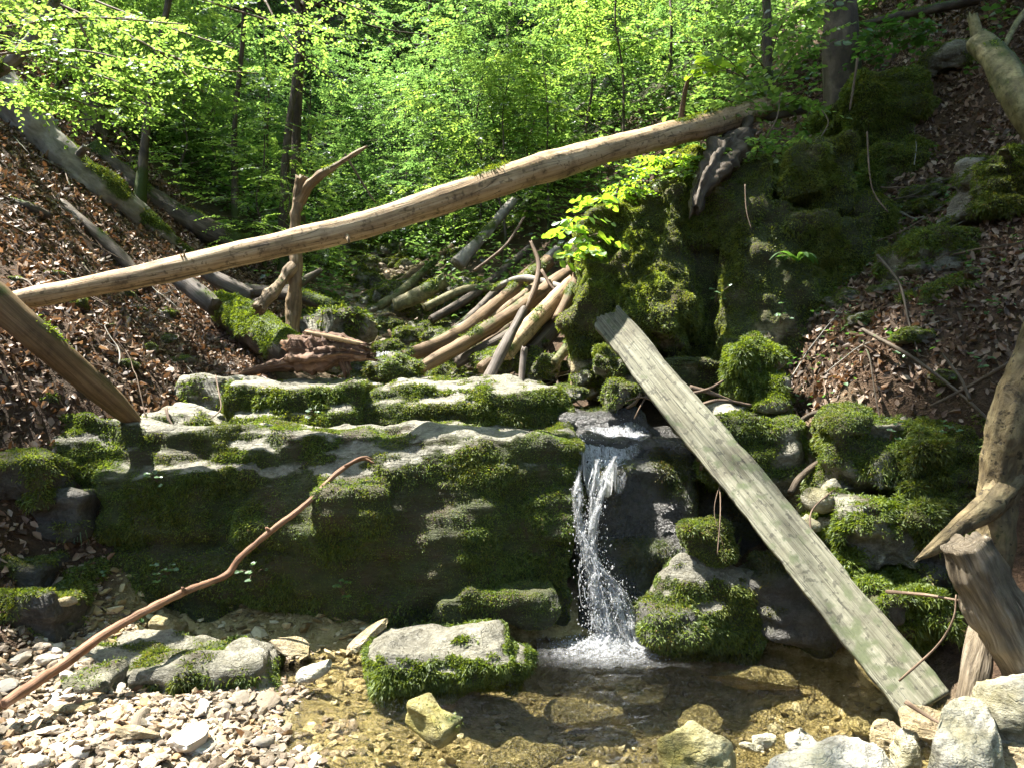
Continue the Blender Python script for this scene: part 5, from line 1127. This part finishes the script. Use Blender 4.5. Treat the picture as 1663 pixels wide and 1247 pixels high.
LOW = [(P(640, 430, 10), 1.0), (P(760, 400, 10), 1.0), (P(600, 430, 8), .7), (P(700, 540, 7.4), 1.0), (P(830, 470, 7.5), .9), (P(480, 500, 6.6), .7), (P(600, 590, 6.2), .6), (P(250, 330, 6.8), .5), (P(100, 300, 7), .6), (P(650, 560, 7), .6), (P(720, 520, 8), .6), (P(450, 540, 6.2), .5), (P(350, 470, 7.5), .4), (P(600, 380, 5.2), .3), (P(540, 280, 6.2), .2), (P(900, 480, 7), .4)]
def low_gaps(C, LOW=LOW):  # thins foliage along sun rays so the LOW spots get light
    k = np.ones(len(C), bool)
    for p, rad in LOW:
        w = C - p; t = w @ SUN; k &= ~((t > 0) & (np.linalg.norm(w - t[:, None] * SUN, axis=1) < rad + .15))
    return k
for T, px, d, lb, rz, sc in NAMED: put_tree('young_beech', lb, 'tree', T, sp(px, d), rz, sc, 'bark', 'leaf', keepfn=low_gaps)
k = 0
for (px, d) in [(60, 10), (130, 12), (320, 13), (240, 16), (560, 14), (620, 17), (700, 13), (760, 18), (830, 14), (900, 16), (960, 13.5), (1040, 16), (1120, 13), (540, 20), (420, 18), (40, 15), (1010, 20), (680, 22), (1200, 17), (1300, 14), (150, 20), (880, 22), (1400, 12), (-60, 9.5)]:
    if abs((px - 831.5) / F * d - xc(d)) < 1.3 and d < 15: k += 1; continue
    put_tree('young_beech', 'leafy young tree among many on the ravine sides', 'tree', sap[k % 4], sp(px, d), r.uniform(0, 6.3), r.uniform(.8, 1.25), 'bark', 'leaf' if d < 12.5 else 'leaf_far', 'young trees on the ravine sides'); k += 1
for (px, d) in [(430, 9.5), (520, 11), (580, 10.5), (610, 12), (680, 11), (740, 12), (640, 14), (800, 11.5), (860, 10.8), (560, 9.8), (950, 10.5), (1010, 9.8), (300, 10), (350, 11.5), (900, 13), (1080, 10.5), (720, 15), (500, 14), (1150, 11), (1000, 14.5), (380, 14), (250, 12.5), (620, 9.9), (780, 10.3), (540, 9.0), (600, 9.3), (660, 9.6), (700, 10), (820, 9.8), (740, 10.6), (580, 12), (660, 13), (850, 12), (480, 11.5), (470, 9.0), (890, 9.6), (630, 11.2), (430, 12), (470, 13), (760, 11), (820, 12.5), (690, 12.5), (500, 15), (560, 15.5), (620, 16), (200, 10.5), (250, 11), (300, 11.8), (340, 12.5), (225, 13), (275, 13.5), (400, 13.5), (180, 12), (320, 14.5), (90, 9), (130, 10)]:
    if abs((px - 831.5) / F * d - xc(d)) < 1.0 and d < 13.5: k += 1; continue
    put_tree('shrub', 'leafy green shrub growing on the ravine bank beyond the logs', 'shrub', bush[k % 3], sp(px, d), r.uniform(0, 6.3), r.uniform(.7, 1.3), 'bark', 'leaf' if d < 10.6 else 'leaf_far', 'shrubs on the ravine bank', keepfn=(lambda C: low_gaps(C, LOW[3:7])) if d < 11 else None); k += 1
for i in range(46):
    d = 19 + 22 * r.random(); px = r.uniform(-150, 1800)
    put_tree('beech_tree', 'tall leafy tree on the far wooded slope', 'tree', tall[i % 3], sp(px, d), r.uniform(0, 6.3), r.uniform(.85, 1.25), 'bark', 'leaf_far', 'tall trees on the far slope')

# canopy trees, crowns leaned and cut open to shade or light chosen spots
LIT = [(P(300, 1180, 3.2), .9), (P(550, 1150, 3.2), .6), (P(600, 720, 4.9), .75), (P(350, 690, 4.9), .5), (P(750, 640, 5.5), .6), (P(960, 730, 4.9), .45), (P(700, 1040, 3.9), .45), (P(900, 1180, 3.2), .5), (P(1100, 1200, 2.9), .5), (P(1500, 1210, 2.7), .6), (P(980, 1000, 4.4), .25),
       (P(1150, 760, 4.3), .12), (P(985, 520, 5.1), .3), (P(1450, 1090, 3.3), .1), (P(640, 350, 5.9), .5), (P(300, 430, 5.5), .5), (P(950, 400, 5.9), .4), (P(1000, 300, 6.2), .4), (P(850, 520, 7), .6), (P(100, 450, 5.5), .45), (P(1250, 690, 4.7), .25), (P(450, 540, 6.2), .5), (P(1230, 600, 5.1), .2), (P(1630, 800, 3.2), .25), (P(1640, 120, 4.9), .3), (P(560, 300, 6), .3), (P(860, 280, 6.2), .4)]
LIT += [(P(1200, 400, 5.7), .45), (P(1110, 500, 5.5), .5), (P(980, 480, 5.8), .6), (P(300, 280, 12), 1.5), (P(200, 250, 11), 1.3), (P(400, 300, 12), 1.3), (P(120, 480, 5.2), .7), (P(60, 350, 6.2), .8), (P(250, 520, 5.8), .6), (P(640, 430, 10), 1.3), (P(760, 400, 10), 1.3), (P(560, 420, 9.5), 1.1), (P(700, 330, 11), 1.4), (P(560, 250, 11), 1.3), (P(1000, 1120, 3.6), .75), (P(1250, 1120, 3.4), .55), (P(1000, 720, 4.9), .5), (P(800, 1180, 3.2), .5), (P(600, 430, 8), .7), (P(160, 270, 7.6), .5), (P(1180, 920, 4.1), .3), (P(1430, 870, 4), .2), (P(1480, 500, 4.7), .25), (P(1250, 600, 5.05), .3), (P(1380, 640, 4.6), .22), (P(1150, 480, 5.6), .3), (P(1650, 120, 4.9), .25), (P(1250, 350, 5.7), .18), (P(150, 700, 4.6), .45), (P(450, 720, 4.7), .6), (P(800, 740, 4.6), .6), (P(700, 690, 5), .7), (P(1000, 450, 5.8), .5), (P(1080, 500, 5.6), .4), (P(1080, 330, 6), .45), (P(700, 540, 7.4), 1.0), (P(830, 470, 7.5), .9), (P(480, 500, 6.6), .7), (P(600, 590, 6.2), .6), (P(330, 560, 6), .5), (P(250, 640, 5.2), .5)]
LIT += [(np.array([x, y, float(H(np.array([x]), np.array([y]))[0]) + 1.8]), 2.0) for x, y in [(-5.5, 9), (-3.5, 9), (-1.5, 9.5), (.5, 10), (-7, 12), (-4, 12), (-1, 12), (2, 12), (-6, 15), (-2, 15), (2, 15), (5, 15), (3.5, 10.5)]] + [(P(250, 330, 6.8), .6), (P(100, 300, 7), .7), (P(60, 420, 5.6), .4), (P(650, 560, 7), .6), (P(720, 520, 8), .7), (P(1060, 480, 5.6), .3), (P(1130, 330, 5.8), .4), (P(1450, 130, 6.5), .25)]
def gaps(C):
    k = np.ones(len(C), bool)
    for p, rad in LIT:
        w = C - p; t = w @ SUN; dd = np.linalg.norm(w - t[:, None] * SUN, axis=1)
        k &= ~((t > 0) & (dd < rad + .12))
    k &= ~((C[:, 2] - EYE) < .62 * C[:, 1]) | (C[:, 1] < .5)
    return k
big = [Tree(460 + i, h=15, r=.19, bare=.45, nb=34, blen=4.6, rise=.25, per=28, ll=.10, kinks=.25, sub=8, tl=.6, lm=11) for i in range(3)]
lean_tree = [Tree(470 + i, h=14, r=.13, bare=.42, nb=36, blen=4.2, rise=.22, per=34, ll=.10, kinks=.1, sub=9, tl=.6, lm=12, lean=(-.42 - .12 * i, .04), lp=2.6 - .6 * i) for i in range(2)]
put_tree('beech_tree', 'large straight trunk growing on the cliff top at the upper right', 'tree', lean_tree[0], P(1372, 215, 7.3), 0.0, 1.0, 'bark', 'leaf', keepfn=gaps)
for i, (x, y, lb) in enumerate([(4.3, 5.9, 'unseen beech added above the yellowish log to shade the right slope'), (4.1, 4.3, 'leaning beech added just outside the view to shade the right slope'), (5.5, 9.0, 'tall beech on the right slope behind the cliff-top tree'), (-5.5, 2.0, 'tall beech on the left bank beside the viewer'), (6.0, .5, 'tall beech on the right bank beside the viewer'), (-3.5, -4.5, 'tall beech behind the viewer on the left bank'), (3.8, -4.5, 'tall beech behind the viewer on the right bank'), (0.5, -8.5, 'tall beech downstream behind the viewer')]):  # first two trees are unseen, added to shade the right slope
    T = lean_tree[1] if i < 3 else big[i % 3]
    put_tree('beech_tree', lb, 'tree', T, on_ground(x, y), 0.0 if T is lean_tree[1] else i * 1.3, 1.0, 'bark', 'leaf', keepfn=gaps)
# slim cliff-top sapling
log('sapling', 'slim upright stem of a sapling on the cliff top left of the large trunk', 'tree', [([P(1250, 195, 7.0), P(1246, 100, 7.0), P(1245, 0, 7.0), P(1240, -120, 7)], [.05, .045, .04, .035])], m='bark', seed=61, moss=(.2, .5, .2), seg=10, dens=2500)
log('broken_tree', 'dark broken trunk standing behind the thick grey fallen trunk', 'dead tree', [([P(150, 260, 9.6), P(152, 180, 9.6), P(150, 110, 9.6)], [.20, .17, .15])], m='bark', seed=62, moss=(.0, .5, .2), seg=18, dens=2500, jag=.1)
log('fallen_tree', 'pale dead trunk leaning on the wooded slope above the spanning log', 'log', [([P(940, 185, 13), P(975, 145, 13.5), P(1000, 115, 14)], [.09, .08, .06])], m='greybark', seed=63, dens=0, seg=10)

# big-leaved shoots on the cliff
def shoots(name, label, cat, stems, ll=.075, n=9, m='leaf_bright', seed=0, Wr=.8, tl=.3, M_=8, r=.006, keep=None):
    """stems: list of point paths; leafy twigs along each"""
    rng = np.random.default_rng(seed); parts = []; C = []; D = []
    for p in stems:
        p = np.array(p); parts.append(tube(p, np.linspace(r, r * .4, len(p)), seg=5, step=.05, seed=seed)); s = spline(p, 40)
        i = rng.integers(12, 40, n); C.append(s[i]); a = rng.uniform(0, 6.283, n); D.append(np.stack([np.cos(a), np.sin(a), rng.normal(.05, .25, n)], 1))
    o = empty(name, stems[0][0]); c = np.array(stems[0][0]); tag(o, label, cat)
    v, f, uv = tubes(parts); child('stem', o, c, v, f, M['twig'], uv=uv, attrs={'moss': np.zeros(len(v))})
    C = np.concatenate(C); D = np.concatenate(D)
    if keep is not None: k = keep(C) | (rng.random(len(C)) < .4); C, D = C[k], D[k]
    lv, lf = sprays(rng, C, D, tl, M_, ll, .4, Wr); child('foliage', o, c, lv, lf, M[m])
shoots('leafy_shoot', 'bright lime green leafy shoots hanging over the cliff edge by the log pile', 'plant', [[P(985, 370, 6.0), P(940, 350, 5.8), P(915, 380, 5.65)], [P(985, 380, 6.0), P(955, 385, 5.8), P(905, 425, 5.6)], [P(1010, 340, 6.1), P(985, 320, 5.9), P(950, 340, 5.7)], [P(980, 390, 6), P(960, 400, 5.75), P(935, 420, 5.6)]], .10, 8, seed=1, M_=5, tl=.18)
shoots('leafy_branch', 'low beech branch of sunlit leaves reaching in from the upper left corner', 'tree', [[P(-80, 160, 6.2), P(60, 150, 6.0), P(200, 190, 5.9)], [P(-80, 100, 6.2), P(100, 80, 6.0), P(260, 110, 5.9)], [P(-80, 60, 6.4), P(120, 30, 6.2), P(300, 40, 6.1)], [P(-80, 130, 6.2), P(80, 170, 6.4), P(160, 150, 6.4)], [P(60, 90, 6.1), P(150, 120, 6.0), P(240, 150, 6.0)]], .055, 60, 'leaf', seed=7, keep=low_gaps, M_=13, tl=.36, Wr=.66, r=.012)
shoots('leafy_branch', 'second beech branch of sunlit leaves above the thick grey fallen trunk', 'tree', [[P(60, -40, 7.0), P(200, 20, 6.8), P(380, 80, 6.7)], [P(80, 0, 7.2), P(250, 80, 7.2), P(330, 150, 7.2)], [P(200, -40, 7.2), P(360, 10, 7.2), P(520, 60, 7.2)], [P(120, 20, 7), P(180, 130, 7.0), P(270, 190, 7.0)], [P(250, 80, 7.2), P(330, 110, 7.0), P(420, 120, 7)]], .055, 64, 'leaf', seed=8, keep=low_gaps, M_=13, tl=.38, Wr=.66, r=.014)
shoots('leafy_branch', 'yellow-green beech branch against the dark wood above the broken dead tree', 'tree', [[P(420, -60, 8.2), P(480, 20, 8.0), P(560, 60, 7.9)], [P(440, -40, 8.2), P(520, -10, 8.0), P(620, 30, 7.9)], [P(430, 0, 8.2), P(470, 70, 8), P(540, 130, 8)]], .055, 44, 'leaf', seed=9, keep=low_gaps, M_=11, tl=.4, Wr=.62, r=.014)
shoots('leafy_shoot', 'feathery light green shoots on the cliff rim under the spanning log', 'plant', [[P(1060, 310, 6.1), P(1040, 285, 6.0), P(1020, 270, 5.9)], [P(1080, 290, 6.2), P(1075, 265, 6.1), P(1060, 255, 6.0)], [P(1090, 300, 6.1), P(1110, 275, 6.0), P(1105, 250, 6.0)], [P(1050, 320, 6.1), P(1020, 310, 5.95), P(1000, 315, 5.9)]], .055, 14, seed=2, M_=10, tl=.2, Wr=.5)
shoots('leafy_branch', 'lime branch with big round glowing leaves over the spanning log', 'plant', [[P(1215, 130, 6.4), P(1180, 95, 6.1), P(1150, 85, 5.9)], [P(1215, 130, 6.4), P(1160, 105, 6.0), P(1120, 105, 5.8)], [P(1190, 120, 6.2), P(1150, 110, 5.9), P(1118, 125, 5.8)]], .11, 5, seed=3, M_=4, tl=.16, Wr=.9)
shoots('sapling', 'leafy sapling around the slim stem on the cliff top', 'tree', [[P(1250, 190, 6.8), P(1220, 130, 6.6), P(1170, 170, 6.4)], [P(1250, 150, 6.8), P(1290, 90, 6.6), P(1330, 60, 6.5)], [P(1250, 120, 6.8), P(1200, 60, 6.6), P(1180, 20, 6.5)], [P(1250, 100, 6.8), P(1270, 40, 6.6), P(1310, 10, 6.5)], [P(1250, 180, 6.8), P(1280, 170, 6.5), P(1310, 150, 6.4)], [P(1240, 190, 6.7), P(1190, 190, 6.5), P(1150, 195, 6.3)]], .085, 16, 'leaf', seed=4, keep=low_gaps, M_=9, tl=.34, Wr=.66)
shoots('leafy_shoot', 'leafy herb clump on the slope above the upper rock dome', 'plant', [[P(1440, 80, 7), P(1450, 50, 6.9), P(1480, 30, 6.8)], [P(1430, 80, 7), P(1420, 55, 6.9), P(1440, 30, 6.8)], [P(1460, 80, 7), P(1490, 60, 6.9), P(1510, 45, 6.8)]], .08, 12, 'herb', seed=5, M_=7, tl=.25)
shoots('leafy_shoot', 'thin shoots right of the large cliff-top trunk', 'plant', [[P(1400, 110, 7), P(1405, 80, 6.8), P(1420, 60, 6.7)], [P(1400, 110, 7), P(1420, 95, 6.8), P(1440, 85, 6.7)]], .07, 7, 'herb', seed=6, M_=6, tl=.22)
shoots('leafy_shoot', 'leafy sprays along the cliff top under the end of the spanning log', 'plant', [[P(1150, 300, 6.2), P(1140, 270, 6.0), P(1160, 250, 5.9)], [P(1220, 270, 6.2), P(1230, 240, 6.0), P(1200, 225, 5.9)], [P(1270, 260, 6.2), P(1290, 235, 6.0), P(1310, 225, 5.9)], [P(1180, 290, 6.1), P(1190, 262, 6.0), P(1220, 255, 5.9)], [P(1120, 300, 6.1), P(1110, 285, 5.95), P(1085, 280, 5.9)]], .06, 9, 'leaf', seed=17, M_=8, tl=.22)
# hart's tongue fern
def straps(name, label, cat, base, n, ln, w, seed, m='herb', rise=.9, droop=.9, seg=9):
    rng = np.random.default_rng(seed); V = []; Fq = []; k0 = 0
    for i in range(n):
        a = rng.uniform(0, 6.283); L = ln * rng.uniform(.6, 1.15); h = np.array([math.cos(a), math.sin(a) * .8 - .25, 0]); h /= np.linalg.norm(h); t = np.linspace(0, 1, seg)
        c = base + h[None] * (L * t * .8)[:, None] + UP[None] * (L * (rise * t - droop * t * t))[:, None]; sd = np.cross(h, UP); ww = w * np.sin(np.pi * np.clip(t * .9 + .08, 0, 1)) ** .6
        V += [c + sd * ww[:, None] - UP * 0, c + UP * (-.15 * ww)[:, None], c - sd * ww[:, None]]
        for j in range(seg - 1):
            for s in (0, 1): Fq.append([k0 + s * seg + j, k0 + (s + 1) * seg + j, k0 + (s + 1) * seg + j + 1, k0 + s * seg + j + 1])
        k0 += 3 * seg
    v = np.concatenate(V); thing_mesh(name, label, cat, v, np.array(Fq), M[m], center=base)
straps('fern', 'strap-leaved fern growing out of the shaded mossy cliff', 'fern', P(1295, 425, 5.52), 9, .26, .022, 1)
straps('grass_tuft', 'small grass tuft hanging on the left end of the ledge', 'grass', P(122, 838, 4.32), 26, .14, .003, 2, rise=.5, droop=1.6)
# little herbs on the ledge and the slopes
for i, (px, py, d, n, lb) in enumerate([(510, 665, 5.02, 5, 'small round-leaved herb on the front of the square rock step'), (250, 770, 4.36, 6, 'tiny pale fern sprig on the ledge front below the leaning log'), (270, 920, 4.3, 9, 'patch of small round leaves on the dark ledge front by the stick'), (410, 925, 4.3, 6, 'green sprig on the ledge front just right of the stick'), (555, 955, 4.32, 6, 'small herb low on the ledge front under the moss bulge'),
                                        (165, 935, 4.32, 4, 'two small leaves on the ledge near the grass tuft'), (1270, 515, 5.4, 6, 'small leafy herb at the foot of the fern cliff'), (1165, 480, 5.45, 6, 'little herb on the lower left cliff front'), (1510, 505, 4.6, 7, 'pale green shoot on the wide mossy boulder at right'), (1450, 700, 4.05, 5, 'small shoot on the mossy boulder right of the plank'),
                                        (1540, 690, 4.0, 7, 'fern-like shoots on the boulder below the dead branches'), (1590, 590, 4.2, 7, 'small shoots beside the dead branches at right'), (1460, 570, 4.6, 5, 'tiny herb among the dead leaves at right'), (1010, 260, 6.0, 8, 'pale leafy sprig right under the spanning log'), (230, 1000, 4.25, 4, 'tiny clover sprig at the foot of the ledge')]):
    rng = np.random.default_rng(500 + i); c = P(px, py, d); C = c + rng.normal(0, .035, (n, 3)); a = rng.uniform(0, 6.283, n)
    st = [tube([c + np.array([0, .04, -.05]), (c + q) / 2 + np.array([0, -.005, 0]), q], .0018, seg=4, step=.02) for q in C]
    A = nrm(np.stack([np.cos(a), np.sin(a) * .6 - .4, rng.normal(.0, .2, n)], 1)); A3 = np.repeat(A, 3, 0); off = np.tile([-1.1, 0, 1.1], n)
    ca, sa = np.cos(off), np.sin(off); A3 = np.stack([A3[:, 0] * ca - A3[:, 1] * sa, A3[:, 0] * sa + A3[:, 1] * ca, A3[:, 2]], 1)
    lv, lf = leaves(np.repeat(C, 3, 0), A3, nrm(UP + np.array([0, -.5, 0]) + rng.normal(0, .2, (n * 3, 3))), rng.uniform(.018, .035, n * 3), .8)
    o = empty('herb', c); tag(o, lb, 'plant'); v, f, uv = tubes(st); child('stem', o, c, v, f, M['twig'], uv=uv, attrs={'moss': np.zeros(len(v))}); child('foliage', o, c, lv, lf, M['herb'])

# ================================================================== LIGHT, CAMERA
w = bpy.data.worlds.new('World'); scene.world = w; w.use_nodes = True
nt = w.node_tree; nt.nodes.clear()
sky = nt.nodes.new('ShaderNodeTexSky'); sky.sky_type = 'NISHITA'; sky.sun_disc = False
sky.sun_elevation = math.asin(SUN[2]); sky.sun_rotation = math.atan2(SUN[0], SUN[1])
bg = nt.nodes.new('ShaderNodeBackground'); bg.inputs[1].default_value = .15; out = nt.nodes.new('ShaderNodeOutputWorld')
nt.links.new(sky.outputs[0], bg.inputs[0]); nt.links.new(bg.outputs[0], out.inputs[0])
sl = bpy.data.lights.new('sun', 'SUN'); sl.energy = 5.0; sl.angle = math.radians(.5); sl.color = (1, .95, .86)
so = bpy.data.objects.new('sun', sl); COL.objects.link(so); so.rotation_euler = Vector(SUN).to_track_quat('Z', 'Y').to_euler(); so.location = Vector(SUN * 40)
cam = bpy.data.cameras.new('camera'); co = bpy.data.objects.new('camera', cam); COL.objects.link(co)
co.location = (0, 0, EYE); co.rotation_euler = (math.radians(90), 0, 0)
cam.sensor_width = 36; cam.lens = 36 * F / 1663; cam.clip_end = 500; cam.clip_start = .05
scene.camera = co
scene.view_settings.view_transform = 'Standard'; scene.view_settings.look = 'None'; scene.view_settings.gamma = 1; scene.view_settings.exposure = 2.4
cy = scene.cycles
cy.max_bounces = 9; cy.diffuse_bounces = 6; cy.glossy_bounces = 3; cy.transmission_bounces = 4; cy.transparent_max_bounces = 12
cy.caustics_reflective = False; cy.caustics_refractive = False; cy.sample_clamp_indirect = 6; cy.sample_clamp_direct = 30
cy.use_denoising = True; cy.use_adaptive_sampling = True; cy.adaptive_threshold = .02
try: cy.denoiser = 'OPENIMAGEDENOISE'
except Exception: pass
